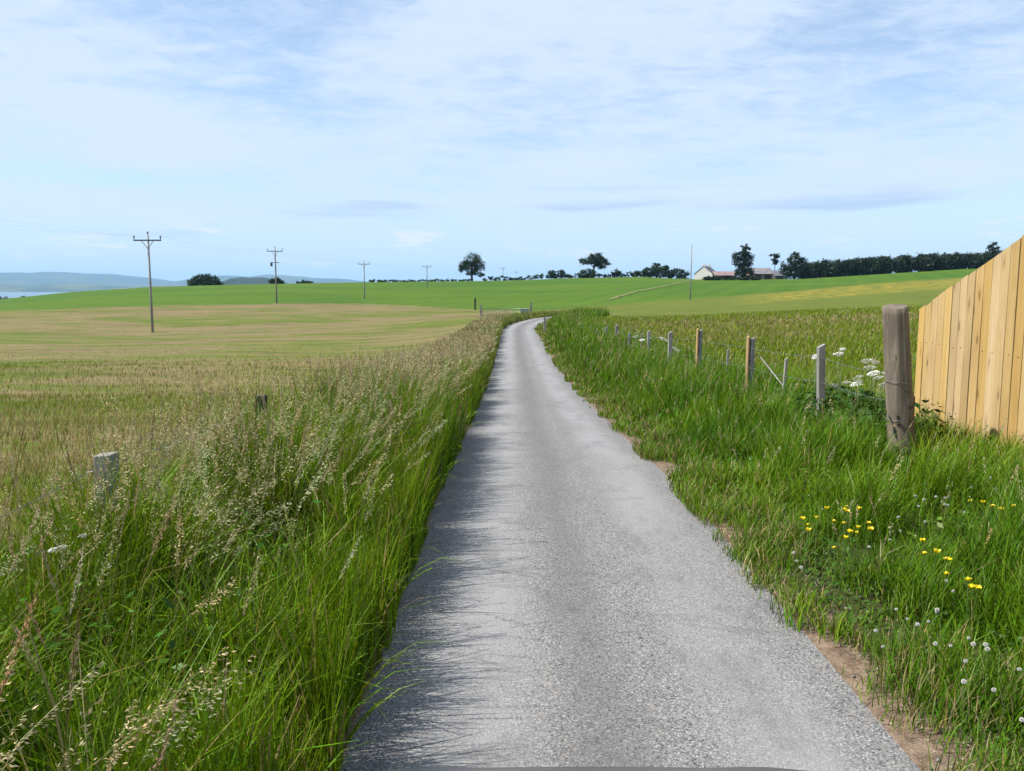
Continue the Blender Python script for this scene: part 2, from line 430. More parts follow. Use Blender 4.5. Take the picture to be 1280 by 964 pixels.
# ------------------------------------------------------------------ the lie of the land
ROAD_L, ROAD_R = -0.70, 1.49
RC = 0.5 * (ROAD_L + ROAD_R)
def road_z(y):
    return np.interp(y, [-40, 0, 5.5, 7.5, 10, 14.5, 18, 22.6, 28, 35, 45, 56, 66, 75, 90, 120],
                     [0.9, 0, 0, -0.06, -0.20, -0.44, -0.60, -0.73, -0.82, -0.87, -0.90, -0.92, -0.97, -1.06, -1.35, -2.0])
def road_shift(y):
    t = np.maximum(np.asarray(y, float) - 46.0, 0) / 20.0
    return np.where(t < 2.2, t * t * 2.0, 9.68 + (t - 2.2) * 8.8)
# survey points: column (photo x on the skyline) -> [(depth, height)]; 'r' rows are photo rows
def rows(*a): return [(D, z_at(D, y)) for D, y in a]
NEAR = [(0, 0), (5.5, 0), (7.5, -0.06), (14.5, -0.44), (22.6, -0.73)]
COLS = [
    (-900, NEAR + [(40, -1.6), (77, -3.2), (125, -3.8), (300, -9)], 300),
    (-300, NEAR + [(40, -1.6), (77, -3.0)] + rows((110, 396), (300, 385)), 300),
    (0, NEAR + [(40, -1.55), (77, -2.55)] + rows((115, 388), (200, 379.5), (300, 374)), 300),
    (100, NEAR + [(40, -1.5), (77, -2.7)] + rows((120, 385), (205, 370), (300, 364.5)), 300),
    (200, NEAR + [(40, -1.5)] + rows((77, 417), (125, 382.5), (210, 364.5), (300, 358.2)), 300),
    (350, NEAR + [(40, -1.45), (77, -2.5)] + rows((135, 380), (220, 360), (300, 354.6)), 300),
    (455, NEAR + [(40, -1.35), (77, -2.2)] + rows((155, 381), (230, 360.5), (310, 352.6)), 310),
    (560, NEAR + [(40, -1.15), (77, -1.7)] + rows((135, 386), (230, 361), (325, 351.4)), 325),
    (640, NEAR + [(35, -0.87), (56, -0.92), (75, -1.06)] + rows((105, 389), (150, 381), (230, 361), (330, 350.4)), 330),
    (700, NEAR + [(35, -0.85), (56, -0.90), (75, -1.0)] + rows((105, 389), (150, 381), (230, 359), (330, 347.8)), 330),
    (800, NEAR + [(35, -0.80), (56, -0.85), (80, -0.9)] + rows((125, 381), (230, 357), (330, 345.6)), 330),
    (900, NEAR + [(35, -0.66), (56, -0.65), (80, -0.70)] + rows((134, 375), (220, 358), (295, 349.2)), 295),
    (1000, NEAR + [(35, -0.55), (56, -0.45), (80, -0.35)] + rows((134, 370), (220, 355), (295, 348.2)), 295),
    (1200, NEAR + [(35, -0.35), (56, -0.1), (80, 0.3)] + rows((134, 362.5), (220, 348), (295, 335.8)), 295),
    (1500, NEAR + [(35, -0.2), (56, 0.2), (80, 0.8)] + rows((134, 355), (220, 338), (295, 325)), 295),
    (2300, NEAR + [(35, -0.1), (56, 0.4), (80, 1.2), (134, 2.5), (295, 9)], 295),
]
DG = np.concatenate([np.arange(0, 60, 0.5), np.arange(60, 700, 2.0), np.arange(700, 4001, 20.0)])
CU = np.array([(c[0] - 640) / FPX for c in COLS])
ZT = []
for px, pts, ds in COLS:
    zs = pts[-1][1]
    pts = pts + [(ds + 30, zs - 0.2), (ds + 90, zs - 3.5), (ds + 260, zs - 16), (1500, -50), (4000, -62)]
    z = np.interp(DG, [p[0] for p in pts], [p[1] for p in pts])
    k = 13                                      # round the breaks of slope
    zz = np.convolve(np.pad(z, k, mode='edge'), np.ones(2 * k + 1) / (2 * k + 1), 'same')[k:-k]
    mx = sstep(60, 90, DG) * (1 - sstep(900, 1000, DG))
    k2 = 4
    z2 = np.convolve(np.pad(z, k2, mode='edge'), np.ones(2 * k2 + 1) / (2 * k2 + 1), 'same')[k2:-k2]
    ZT.append(z2 * (1 - mx) + (0.25 * zz + 0.75 * z2) * mx)
ZT = np.array(ZT)
def ground_z(x, y):
    x = np.asarray(x, float); y = np.asarray(y, float)
    D = np.clip(y, 0, 3999.0)
    u = np.clip(x / np.maximum(D, 0.5), CU[0], CU[-1] - 1e-6)
    ci = np.clip(np.searchsorted(CU, u, side='right') - 1, 0, len(CU) - 2)
    cf = (u - CU[ci]) / (CU[ci + 1] - CU[ci])
    di = np.clip(np.searchsorted(DG, D, side='right') - 1, 0, len(DG) - 2)
    df = (D - DG[di]) / (DG[di + 1] - DG[di])
    za = ZT[ci, di] * (1 - df) + ZT[ci, di + 1] * df
    zb = ZT[ci + 1, di] * (1 - df) + ZT[ci + 1, di + 1] * df
    z = za * (1 - cf) + zb * cf
    # the lane runs in its own gentle profile
    xr = x - road_shift(y)
    k = (1 - sstep(1.6, 6.0, np.abs(xr - RC))) * (1 - sstep(80, 110, y))
    z = z * (1 - k) + road_z(y) * k
    # verge swells, wheel-track ruts in the fields, a shallow ditch under the left grass
    off = sstep(1.3, 2.2, np.abs(xr - RC))
    z = z + off * (0.05 * (fbm(x * 0.7, y * 0.7, 3) - 0.5) * 2)
    z = z + sstep(6, 15, np.abs(xr - RC)) * (fbm(x * 0.11, y * 0.11, 9) - 0.5) * 0.35 * (1 - sstep(280, 330, y))
    z = z + 0.10 * sstep(2.3, 4.2, xr) * (1 - sstep(12, 20, y)) * 0.3
    return z
def gz(x, y): return float(ground_z(np.array([x]), np.array([y]))[0])

BND_PX = np.array([-900, 0, 200, 346, 455, 560, 620, 660, 760, 860, 1000, 1100, 1250, 2300])
BND_D = np.array([100, 114, 125, 135, 157, 135, 112, 104, 128, 140, 165, 205, 235, 250])
def field_edge(x, y):
    px = 640 + FPX * x / np.maximum(y, 1.0)
    return np.interp(px, BND_PX, BND_D), px

def build_ground():
    th = np.concatenate([np.linspace(-180, -44, 46)[:-1], np.linspace(-44, 44, 520), np.linspace(44, 180, 46)[1:-1]])
    th = np.radians(th)
    rr = np.concatenate([[0.35], 0.35 * 1.16 ** np.arange(1, 9), 1.35 * 1.0275 ** np.arange(1, 205), np.array([420, 470, 540, 640, 800, 1000, 1300, 1700, 2300, 3000.])])
    rr = np.unique(rr[(rr > 0)])
    T, RR = np.meshgrid(th, rr)                 # rings x angles
    X = RR * np.sin(T); Y = RR * np.cos(T)
    Z = ground_z(X, Y)
    xr = X - road_shift(Y)
    inroad = (1 - sstep(-0.35, -0.02, np.maximum(ROAD_L - xr, xr - ROAD_R))) * (1 - sstep(95, 110, Y)) * (Y > -13)
    Z = Z - 0.05 * inroad
    V = np.stack([X, Y, Z], -1).reshape(-1, 3)
    V = np.vstack([V, [[0, 0, -0.05]]])
    na, nr = len(th), len(rr)
    idx = np.arange(nr * na).reshape(nr, na)
    a = idx[:-1]; b_ = np.roll(a, -1, 1); d = idx[1:]; c = np.roll(d, -1, 1)
    F = np.stack([a, b_, c, d], -1).reshape(-1, 4)[:, ::-1]
    ctr = len(V) - 1
    F0 = np.stack([idx[0], np.full(na, ctr), np.full(na, ctr), np.roll(idx[0], -1)], -1)
    # masks
    x, y = V[:, 0], V[:, 1]
    ed, px = field_edge(x, y)
    wob = (fbm(x * 0.12, y * 0.12, 21) - 0.5) * 5
    crop = sstep(-1.0, 1.0, y - ed + wob * 0.5) * (y > 20)
    side = sstep(6.5, 9.0, np.abs(x - RC - road_shift(y)))
    brown = np.where(x < 0, sstep(60, 120, y) * 0.05 + 0.50, sstep(27, 36, y) * (1 - sstep(52, 66, y)) * 0.95 + 0.15)
    brown = np.clip(brown - np.where(x > 0, sstep(1000, 1150, px) * 0.25, 0), 0, 1)
    fl = sstep(900, 980, px) * sstep(0.60, 0.70, y / ed) * (1 - sstep(0.93, 1.0, y / ed)) * (y > 60)
    xr = x - road_shift(y)
    dirt = sstep(ROAD_R - 0.25, ROAD_R, xr) * (1 - sstep(-0.02, 0.10, xr - ROAD_R + (fbm(x * 1.2, y * 1.3, 33) - 0.5) * 0.60)) * (y < 90)
    dirt = np.maximum(dirt, (1 - sstep(0, 0.2, ROAD_L - xr)) * (xr < RC) * (y < 90) * (y > -13))
    dirt = np.maximum(dirt, 1.0 * ((xr > ROAD_L) & (xr < ROAD_R) & (y < 90) & (y > -13)))
    # patch of bare ground by the strainer post
    dirt = np.maximum(dirt, 0.8 * np.exp(-((x - 3.5) ** 2 / 0.10 + (y - 7.5) ** 2 / 0.25)))
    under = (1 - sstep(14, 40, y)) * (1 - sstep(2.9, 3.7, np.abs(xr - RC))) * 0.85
    col = np.stack([crop, brown, fl], -1)
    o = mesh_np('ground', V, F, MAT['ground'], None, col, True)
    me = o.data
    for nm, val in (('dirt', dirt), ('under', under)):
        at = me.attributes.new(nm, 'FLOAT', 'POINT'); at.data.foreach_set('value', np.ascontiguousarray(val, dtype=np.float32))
    tag(o, kind='structure')
build_ground()

def build_road():
    ys = np.concatenate([np.arange(-12, 0, 1.0), np.arange(0, 12, 0.08), np.arange(12, 30, 0.25), np.arange(30, 96, 0.5)])
    xs = np.linspace(ROAD_L, ROAD_R, 15)
    V = []; lane = []
    for y in ys:
        sh = float(road_shift(y)); z = float(road_z(y))
        for j, x in enumerate(xs):
            xx = x
            if j == len(xs) - 1: xx += 0.10 - 0.12 * float(sstep(3, 8, y)) + 0.16 * (float(fbm(np.array([0.5]), np.array([y * 1.7]), 41)[0]) - 0.6) + 0.14 * (float(fbm(np.array([3.5]), np.array([y * 6.0]), 45)[0]) - 0.5)
            if j == 0: xx -= 0.10 * (float(fbm(np.array([0.5]), np.array([y * 1.3]), 43)[0]) - 0.4)
            t = (x - RC) / (0.5 * (ROAD_R - ROAD_L))
            V.append((xx + sh, y, z + 0.012 - 0.030 * t * t)); lane.append((x - RC, y, 0))
    V = np.array(V); n = len(xs)
    idx = np.arange(len(ys) * n).reshape(len(ys), n)
    F = np.stack([idx[:-1, :-1], idx[:-1, 1:], idx[1:, 1:], idx[1:, :-1]], -1).reshape(-1, 4)
    o = mesh_np('road', V, F, MAT['road'], None, None, True)
    at = o.data.attributes.new('lane', 'FLOAT_VECTOR', 'POINT'); at.data.foreach_set('vector', np.array(lane, dtype=np.float32).ravel())
    tag(o, kind='structure')
build_road()

def strip(name, pts, width, mat, lift=0.03):
    pts = np.array(pts, float)
    seg = np.concatenate([[0], np.cumsum(np.hypot(*np.diff(pts, axis=0).T))])
    s = np.arange(0, seg[-1], 2.0)
    P = np.stack([np.interp(s, seg, pts[:, 0]), np.interp(s, seg, pts[:, 1])], -1)
    d = np.gradient(P, axis=0); d /= np.linalg.norm(d, axis=1)[:, None]
    nrm = np.stack([-d[:, 1], d[:, 0]], -1)
    V = []
    m = 5
    for i in range(len(P)):
        for k in range(m):
            q = P[i] + nrm[i] * (k / (m - 1) - 0.5) * (width * (0.8 + 0.4 * random.random()))
            V.append((q[0], q[1], gz(q[0], q[1]) + lift))
    idx = np.arange(len(V)).reshape(-1, m)
    F = np.stack([idx[:-1, :-1], idx[1:, :-1], idx[1:, 1:], idx[:-1, 1:]], -1).reshape(-1, 4)
    return tag(mesh_np(name, V, F, mat, None, None, True), kind='structure')
strip('farm_track', [(x_at(150, 758), 150), (x_at(175, 790), 175), (x_at(205, 818), 205), (x_at(240, 842), 240), (x_at(280, 862), 280)], 1.0, MAT['track'], 0.10)

# sea, far shore, hills
def sea_mat():
    b = NB('sea')
    n = b.noise(b.mapping((0.02, 0.006, 0.0)), 1.0, 6, 0.65)
    c = b.mix(b.noise(b.mapping((0.0006, 0.0015, 0)), 1.0, 3, 0.5), (0.05, 0.10, 0.16), (0.08, 0.14, 0.20))
    b.principled(c, 0.22, normal=b.bump(n, 0.35, 1.5), spec=0.5)
    return b.m
S = 15000
tag(mesh_np('sea', [(-S, -S, -40), (S, -S, -40), (S, S, -40), (-S, S, -40)], [(0, 1, 2, 3)], sea_mat()), kind='structure')

def hill_mat(name, c1, c2, sc):
    b = NB(name)
    n = b.noise(b.mapping((sc, sc, sc)), 1.0, 6, 0.62)
    c = b.mix(b.rng(n, 0.40, 0.60), c1, c2)
    b.principled(c, 0.95, normal=b.bump(n, 0.6, 40), spec=0.1)
    return b.m
def range_mesh(name, px0, px1, D0, D1, prof, mat, nx=160, ny=24, rough=0.25, base=-42):
    px = np.linspace(px0, px1, nx); t = np.linspace(0, 1, ny)
    P, T = np.meshgrid(px, t)
    D = D0 + (D1 - D0) * T
    X = (P - 640) / FPX * (D0 + D1) * 0.5
    top = np.interp(px, [p[0] for p in prof], [p[1] for p in prof])
    Zt = np.array([z_at(0.5 * (D0 + D1), y) for y in top])[None, :]
    bell = np.sin(np.pi * np.clip(T, 0, 1)) ** 0.7
    n = fbm(X / (D1 * 0.02), D / (D1 * 0.02), 77, 5)
    Z = base + (Zt - base) * bell * (1 - rough * (1 - bell) - rough * 0.55 * (1 - n) * np.abs(np.cos(np.pi * T)))
    Z = Z + (fbm(X / (D1 * 0.004), D / (D1 * 0.004), 5, 4) - 0.5) * 0.10 * np.maximum(Z - base, 0)
    V = np.stack([X, D, Z], -1).reshape(-1, 3)
    idx = np.arange(nx * ny).reshape(ny, nx)
    F = np.stack([idx[:-1, :-1], idx[:-1, 1:], idx[1:, 1:], idx[1:, :-1]], -1).reshape(-1, 4)
    return tag(mesh_np(name, V, F, mat, None, None, True), kind='structure')
range_mesh('mountains', -420, 560, 9000, 14000, [(-420, 346), (-300, 339), (-180, 343), (-80, 339), (0, 343), (25, 340.5), (55, 343.5), (82, 340), (110, 342), (137, 342.5), (160, 345), (178, 347), (197, 353), (225, 357), (262, 355), (276, 346), (292, 344.5), (318, 347), (342, 343.5), (362, 344.5), (395, 347.5), (430, 348.5), (462, 352.5), (520, 358), (560, 363)],
           hill_mat('moor', (0.05, 0.075, 0.05), (0.11, 0.12, 0.07), 0.0012), 220, 26)
range_mesh('far_shore', -420, 300, 6100, 7800, [(-420, 356), (-200, 353), (-60, 357), (0, 355), (30, 358), (60, 358), (95, 355), (115, 355.5), (150, 358), (200, 357), (240, 360), (300, 364)],
           hill_mat('shore', (0.045, 0.075, 0.04), (0.15, 0.16, 0.08), 0.003), 160, 18)
range_mesh('wooded_hill', 255, 420, 2600, 3500, [(255, 366), (268, 360), (280, 355), (298, 348), (306, 346.2), (316, 347.6), (330, 346.8), (342, 348.5), (354, 353), (368, 357), (390, 358), (420, 364)],
           hill_mat('hill_wood', (0.020, 0.038, 0.022), (0.038, 0.060, 0.030), 0.01), 120, 20)

# ------------------------------------------------------------------ grass
def blades(P, H, W, az, lean, bend, C, S=3, Ctip=None, tipw=0.12):
    """P (n,3) roots; curved tapering strips, faces with 4 corners"""
    n = len(P)
    t = np.linspace(0, 1, S + 1)
    face = rng.uniform(0, 2 * np.pi, n)
    sx, sy = np.cos(face), np.sin(face)
    ang = lean[:, None] + bend[:, None] * t[None, :] ** 1.7
    ds = (H / S)[:, None]
    hx = np.cumsum(np.concatenate([np.zeros((n, 1)), np.sin(ang[:, :-1]) * ds], 1), 1)
    hz = np.cumsum(np.concatenate([np.zeros((n, 1)), np.cos(ang[:, :-1]) * ds], 1), 1)
    ca, sa = np.cos(az)[:, None], np.sin(az)[:, None]
    cx = P[:, 0:1] + hx * ca; cy = P[:, 1:2] + hx * sa; cz = P[:, 2:3] + hz
    wd = W[:, None] * (0.75 + 0.5 * t[None, :]) * (1 - (1 - tipw) * t[None, :] ** 2) * 0.5
    L = np.stack([cx - sx[:, None] * wd, cy - sy[:, None] * wd, cz], -1)
    Rr = np.stack([cx + sx[:, None] * wd, cy + sy[:, None] * wd, cz], -1)
    V = np.stack([L, Rr], 2).reshape(n, -1, 3)            # n, 2(S+1), 3
    m = 2 * (S + 1)
    base = (np.arange(n) * m)[:, None, None]
    q = np.array([[2 * i, 2 * i + 1, 2 * i + 3, 2 * i + 2] for i in range(S)])[None]
    F = (base + q).reshape(-1, 4)
    if Ctip is None: CC = np.repeat(C[:, None, :], m, 1)
    else:
        tt = np.repeat(t, 2)[None, :, None] ** 2
        CC = C[:, None, :] * (1 - tt) + Ctip[:, None, :] * tt
    tip = np.stack([cx[:, -1], cy[:, -1], cz[:, -1]], -1)
    return V.reshape(-1, 3), F, CC.reshape(-1, 3), tip, (cx, cy, cz)
def diamonds(P, A, Lh, Wd, C):
    """small pointed spikelets: P centre, A axis (n,3) unit"""
    n = len(P)
    r = rng.normal(size=(n, 3)); s = np.cross(A, r); s /= np.linalg.norm(s, axis=1)[:, None] + 1e-9
    a = A * Lh[:, None]; b = s * Wd[:, None]
    V = np.stack([P - a, P + b - 0.2 * a, P + a, P - b - 0.2 * a], 1).reshape(-1, 3)
    F = np.arange(4 * n).reshape(-1, 4)
    return V, F, np.repeat(C, 4, 0)
class Bag:
    def __init__(s): s.V, s.F, s.C, s.n = [], [], [], 0
    def add(s, V, F, C):
        s.V.append(V); s.F.append(F + s.n); s.C.append(C); s.n += len(V)
    def build(s, name, mat, parent=None):
        return mesh_np(name, np.concatenate(s.V), np.concatenate(s.F), mat, parent, np.concatenate(s.C))
def jit(c, n, v=0.18):
    c = np.array(c)[None, :] * np.ones((n, 1))
    k = rng.normal(1.0, v, (n, 1)).clip(0.45, 1.7); h = rng.normal(0, v * 0.55, (n, 1))
    return np.clip(ALB * c * k * np.concatenate([1 + h, 1 - 0.15 * h, 1 - h * 0.5], 1), 0.004, 0.9)
def scatter(x0, x1, y0, y1, dens):
    n = int((x1 - x0) * (y1 - y0) * dens)
    return rng.uniform(x0, x1, n), rng.uniform(y0, y1, n)
def infront(x, y, pad=1.12, extra=0.6):
    """keep what lies near the view wedge, with a margin for a side step"""
    return np.abs(x) < (0.64 * pad * np.maximum(y, 0) + 1.0 + extra)
def pos(x, y): return np.stack([x, y, ground_z(x, y)], -1)

def panicles(bag, stems, P, H, az, lean, bend, kind, M, size, width=0.0022):
    """flowering stems: kind 0 open nodding, 1 dense soft spike, 2 dark rust dock spike"""
    n = len(P)
    if n == 0: return
    sc = {0: (0.20, 0.22, 0.07), 1: (0.24, 0.22, 0.09), 2: (0.14, 0.08, 0.04)}[kind]
    hc = {0: (0.58, 0.51, 0.275), 1: (0.52, 0.385, 0.235), 2: (0.13, 0.065, 0.036)}[kind]
    S = 5
    V, F, C, tip, (cx, cy, cz) = blades(P, H, np.full(n, width), az, lean, bend, jit(sc, n), S, None, 0.6)
    stems.add(V, F, C)
    frac = {0: 0.24, 1: 0.15, 2: 0.30}[kind]
    rad = {0: 0.056, 1: 0.013, 2: 0.012}[kind]
    t = 1 - frac * rng.uniform(0, 1, (n, M)) ** 0.9
    tt = t * S; i = np.clip(tt.astype(int), 0, S - 1); f = tt - i
    ii = np.arange(n)[:, None]
    def at(a): return a[ii, i] * (1 - f) + a[ii, i + 1] * f
    B = np.stack([at(cx), at(cy), at(cz)], -1)
    D = np.stack([cx[ii, i + 1] - cx[ii, i], cy[ii, i + 1] - cy[ii, i], cz[ii, i + 1] - cz[ii, i]], -1)
    D /= np.linalg.norm(D, axis=-1, keepdims=True)
    u = (1 - t) / frac                                    # 0 tip .. 1 base of the head
    prof = np.sin(np.clip(u * 0.85 + 0.12, 0, 1) * np.pi) ** 0.8
    spread = rng.uniform(0.3, 1.0, (n, 1))
    off = rng.normal(size=(n, M, 3)); off /= np.linalg.norm(off, axis=-1, keepdims=True)
    r = rad * prof * spread * rng.uniform(0.15, 1, (n, M)) * (H[:, None] / 0.9)
    if kind == 0:                                         # heads hang to the lee side
        off[..., 0] += 0.5; off[..., 2] -= 0.45; off /= np.linalg.norm(off, axis=-1, keepdims=True)
    Pc = B + off * r[..., None]
    A = D + off * (0.7 if kind == 0 else 0.35) + rng.normal(size=(n, M, 3)) * 0.2
    if kind == 0: A[..., 2] -= 0.35
    A /= np.linalg.norm(A, axis=-1, keepdims=True)
    C = np.repeat(jit(hc, n, 0.16)[:, None], M, 1) * rng.normal(1, 0.14, (n, M, 1)).clip(0.6, 1.4)
    sz = size * rng.uniform(0.7, 1.3, n * M)
    if kind == 0 and M >= 80:                             # hair-thin branchlets carry the spikelets
        pick = rng.uniform(0, 1, n * M) < 0.28
        a0 = (B - D * (0.25 * r + 0.004)[..., None]).reshape(-1, 3)[pick]; a1 = Pc.reshape(-1, 3)[pick]
        side = np.cross(a1 - a0, rng.normal(size=a0.shape)); side /= np.linalg.norm(side, axis=1)[:, None] + 1e-9
        side *= 0.00035
        stems.add(np.stack([a0 - side, a0 + side, a1 + side, a1 - side], 1).reshape(-1, 3), np.arange(4 * len(a0)).reshape(-1, 4), np.repeat(jit((0.26, 0.30, 0.09), len(a0), .15), 4, 0))
    V, F, C = diamonds(Pc.reshape(-1, 3), A.reshape(-1, 3), sz, sz * 0.33, C.reshape(-1, 3))
    bag.add(V, F, np.clip(C, 0, 1))

WIND = 0.12                                               # heads lean the way of the wind, towards +x
def windaz(n, k=1.1): return rng.normal(0.25, k, n)

# --- left verge: tall uncut grass between lane and field fence
LG, LS, LH = Bag(), Bag(), Bag()
def left_height(x, y):
    xr = x - road_shift(y)
    e = sstep(0.0, 0.45, (ROAD_L + 0.18) - xr)
    far = np.interp(y, [0, 3, 8, 20, 45, 70], [0.70, 0.70, 0.68, 0.62, 0.52, 0.40])
    fieldside = 1 - 0.70 * sstep(1.25, 2.0, ROAD_L - xr)
    return (0.72 + 0.28 * e) * far * fieldside
for (y0, y1, dens, wd, S) in ((0.7, 3.2, 5200, .0048, 4), (3.2, 6, 4400, .0058, 4), (6, 10, 2700, .0075, 3), (10, 18, 1500, .011, 3), (18, 32, 700, .018, 2), (32, 60, 300, .032, 2), (60, 82, 150, .05, 2)):
    x, y = scatter(-2.75, ROAD_L + 0.14, y0, y1, dens * 1.45)
    x = x + road_shift(y) + 0.06 * (fbm(x * 0 + 7.7, y * 2.5, 12) - 0.5) * 2
    clump = fbm(x * 2.3, y * 2.3, 15)
    keep = infront(x, y) & (rng.uniform(0, 1, len(x)) < 0.12 + 0.88 * sstep(0.34, 0.58, clump))
    x, y, clump = x[keep], y[keep], clump[keep]; n = len(x)
    H = left_height(x, y) * rng.uniform(0.35, 1.08, n) * (0.62 + 0.75 * sstep(0.3, 0.7, clump))
    tint = fbm(x * 0.9, y * 0.6, 19)[:, None]
    C = jit((0.075, 0.180, 0.004), n, 0.32) * (1 - tint) + jit((0.215, 0.320, 0.010), n, 0.28) * tint
    dry = rng.uniform(0, 1, n) < np.interp(y, [0, 8, 30, 60], [0.07, 0.12, 0.22, 0.26])
    C[dry] = jit((0.36, 0.28, 0.125), int(dry.sum()), 0.2)
    far = sstep(9, 25, y)[:, None] * 0.30
    C = C * (1 - far) + jit((0.26, 0.235, 0.10), n, 0.2) * far
    eg = 0.45 + 0.55 * sstep(0.0, 0.45, ROAD_L + 0.1 - (x - road_shift(y)))
    V, F, CC, tip, _ = blades(pos(x, y), H, 1.35 * wd * rng.uniform(0.5, 1.5, n), windaz(n, 2.4), rng.uniform(0.0, 0.22, n) * eg, rng.uniform(0.2, 2.0, n) * eg, C, S)
    LG.add(V, F, CC)
for (y0, y1, dens, M, size, wd) in ((0.8, 4, 62, 130, .0048, .0018), (4, 8, 105, 80, .0064, .0024), (8, 16, 125, 40, .0100, .004), (16, 30, 105, 18, .019, .006), (30, 60, 26, 10, .034, .011)):
    for kind, share in ((0, 0.66), (1, 0.30), (2, 0.04)):
        x, y = scatter(-2.45, ROAD_L - 0.02, y0, y1, dens * share)
        x = x + road_shift(y)
        k = infront(x, y) & (fbm(x * 1.1, y * 1.1, 61 + kind) > 0.44); x, y = x[k], y[k]; n = len(x)
        H = left_height(x, y) * rng.uniform(1.10, 1.55, n) + 0.08
        panicles(LH, LS, pos(x, y), H, rng.normal(0.2, 1.5, n), rng.uniform(0.0, 0.18, n), rng.uniform(0.1, 1.0, n) * (0.7 if kind else 1.5), kind, M, size * (0.8 if kind else 1.0), wd)
# the dried-out tuft leaning over the lane edge
n = 120
x = rng.normal(-0.93, 0.10, n); y = rng.normal(6.5, 0.18, n)
panicles(LH, LS, pos(x, y), rng.uniform(0.50, 0.66, n), rng.normal(0.2, 0.9, n), rng.uniform(0, .2, n), rng.uniform(0.2, 0.9, n), 1, 60, .010, .003)
# taller dark dock spikes standing out over the fence line
dk = [(-2.05, 4.6, 0.98), (-2.0, 4.75, 0.86), (-2.3, 4.4, 0.80), (-1.75, 7.2, 0.85), (-2.2, 5.4, 0.75), (-1.9, 8.4, 0.85)]
panicles(LH, LS, pos(np.array([d[0] for d in dk]), np.array([d[1] for d in dk])), np.array([d[2] for d in dk]), rng.uniform(0, 6, 6), rng.uniform(0, .08, 6), rng.uniform(0.05, 0.3, 6), 2, 90, .007, .004)
# broad arching leaves and flattened dead thatch low in the verge
for (y0, y1, dens, wd) in ((0.8, 4, 700, .010), (4, 9, 420, .014), (9, 20, 160, .022)):
    x, y = scatter(-2.6, ROAD_L + 0.12, y0, y1, dens)
    k = infront(x, y) & (fbm(x * 1.7, y * 1.7, 83) > 0.42); x, y = x[k], y[k]; n = len(x)
    C = jit((0.15, 0.27, 0.008), n, 0.25)
    V, F, CC, tip, _ = blades(pos(x, y), left_height(x, y) * rng.uniform(0.5, 1.05, n), wd * rng.uniform(0.6, 1.3, n), rng.uniform(0, 6.28, n), rng.uniform(0.1, 0.6, n), rng.uniform(0.8, 2.4, n), C, 4)
    LG.add(V, F, CC)
    x, y = scatter(-2.6, ROAD_L + 0.10, y0, y1, dens * 0.55)
    k = infront(x, y); x, y = x[k], y[k]; n = len(x)
    V, F, CC, tip, _ = blades(pos(x, y), rng.uniform(0.15, 0.45, n), wd * 0.5 * rng.uniform(0.6, 1.3, n), rng.uniform(0, 6.28, n), rng.uniform(0.5, 1.2, n), rng.uniform(0.2, 1.2, n), jit((0.34, 0.27, 0.13), n, 0.25), 3)
    LG.add(V, F, CC)
for _ in range(26):
    wx, wy = rng.uniform(-2.4, -0.95), rng.uniform(1.6, 11) ; n = int(rng.uniform(60, 150)); rr_ = rng.uniform(.10, .22)
    x = rng.normal(wx, rr_, n); y = rng.normal(wy, rr_, n)
    k = x < ROAD_L - 0.05; x, y = x[k], y[k]; n = len(x)
    if n == 0: continue
    P = pos(x, y); P[:, 2] += rng.uniform(0.1, 0.85, n) * left_height(x, y)
    A = rng.normal(size=(n, 3)); A[:, 2] = A[:, 2] * 0.4 - 0.1; A /= np.linalg.norm(A, axis=1)[:, None]
    sd = np.cross(A, np.tile([[0, 0, 1.0]], (n, 1)) + rng.normal(size=(n, 3)) * 0.4); sd /= np.linalg.norm(sd, axis=1)[:, None]
    sz = rng.uniform(0.010, 0.032, n); a = A * sz[:, None]; b_ = sd * (sz * rng.uniform(.3, .55))[:, None]
    LG.add(np.stack([P - a, P + b_, P + a, P - b_], 1).reshape(-1, 3), np.arange(4 * n).reshape(-1, 4), np.repeat(jit((0.075, 0.165, 0.014), n, 0.28), 4, 0))
o = LG.build('verge_grass', MAT['grass']); tag(o, 'tall lush green grass along the left verge of the lane', 'grass', kind='stuff')
o = LS.build('seed_stem', MAT['grass']); tag(o, 'thin flowering stems standing in the tall left verge', 'grass', kind='stuff')
o = LH.build('seed_head', MAT['seed']); tag(o, 'pale nodding grass seed heads over the tall left verge', 'grass', kind='stuff')

# --- meadow sward left of the fence, and rough pasture right of the wire fence
MG, MS = Bag(), Bag()
def meadow(x, y, dens_scale, wd, S, left=True):
    n = len(x)
    big = fbm(x * 0.06, y * 0.10, 23); mid = fbm(x * 0.35, y * 0.5, 29)
    if left:
        f = sstep(0.42, 0.64, big * 0.6 + mid * 0.4 + 0.16 * sstep(25, 75, y) - 0.02)
    else:
        f = sstep(0.38, 0.62, big * 0.5 + mid * 0.5 + 0.36 * sstep(27, 36, y) * (1 - sstep(50, 62, y)) - 0.40)
    C = np.where(rng.uniform(0, 1, n)[:, None] < (0.06 + 0.58 * f)[:, None], jit((0.38, 0.305, 0.14), n, 0.18), jit((0.175, 0.245, 0.012), n, 0.24))
    H = rng.uniform(0.045, 0.13, n) * (0.7 + 0.6 * mid) * (np.interp(y, [20, 60], [1.0, 0.6]) if left else np.interp(y, [8, 30], [3.0, 2.2]))
    V, F, CC, tip, _ = blades(pos(x, y), H, wd * rng.uniform(0.6, 1.4, n), windaz(n, 1.4), rng.uniform(0.0, 0.4, n), rng.uniform(0.2, 1.3, n), C, S)
    MG.add(V, F, CC)
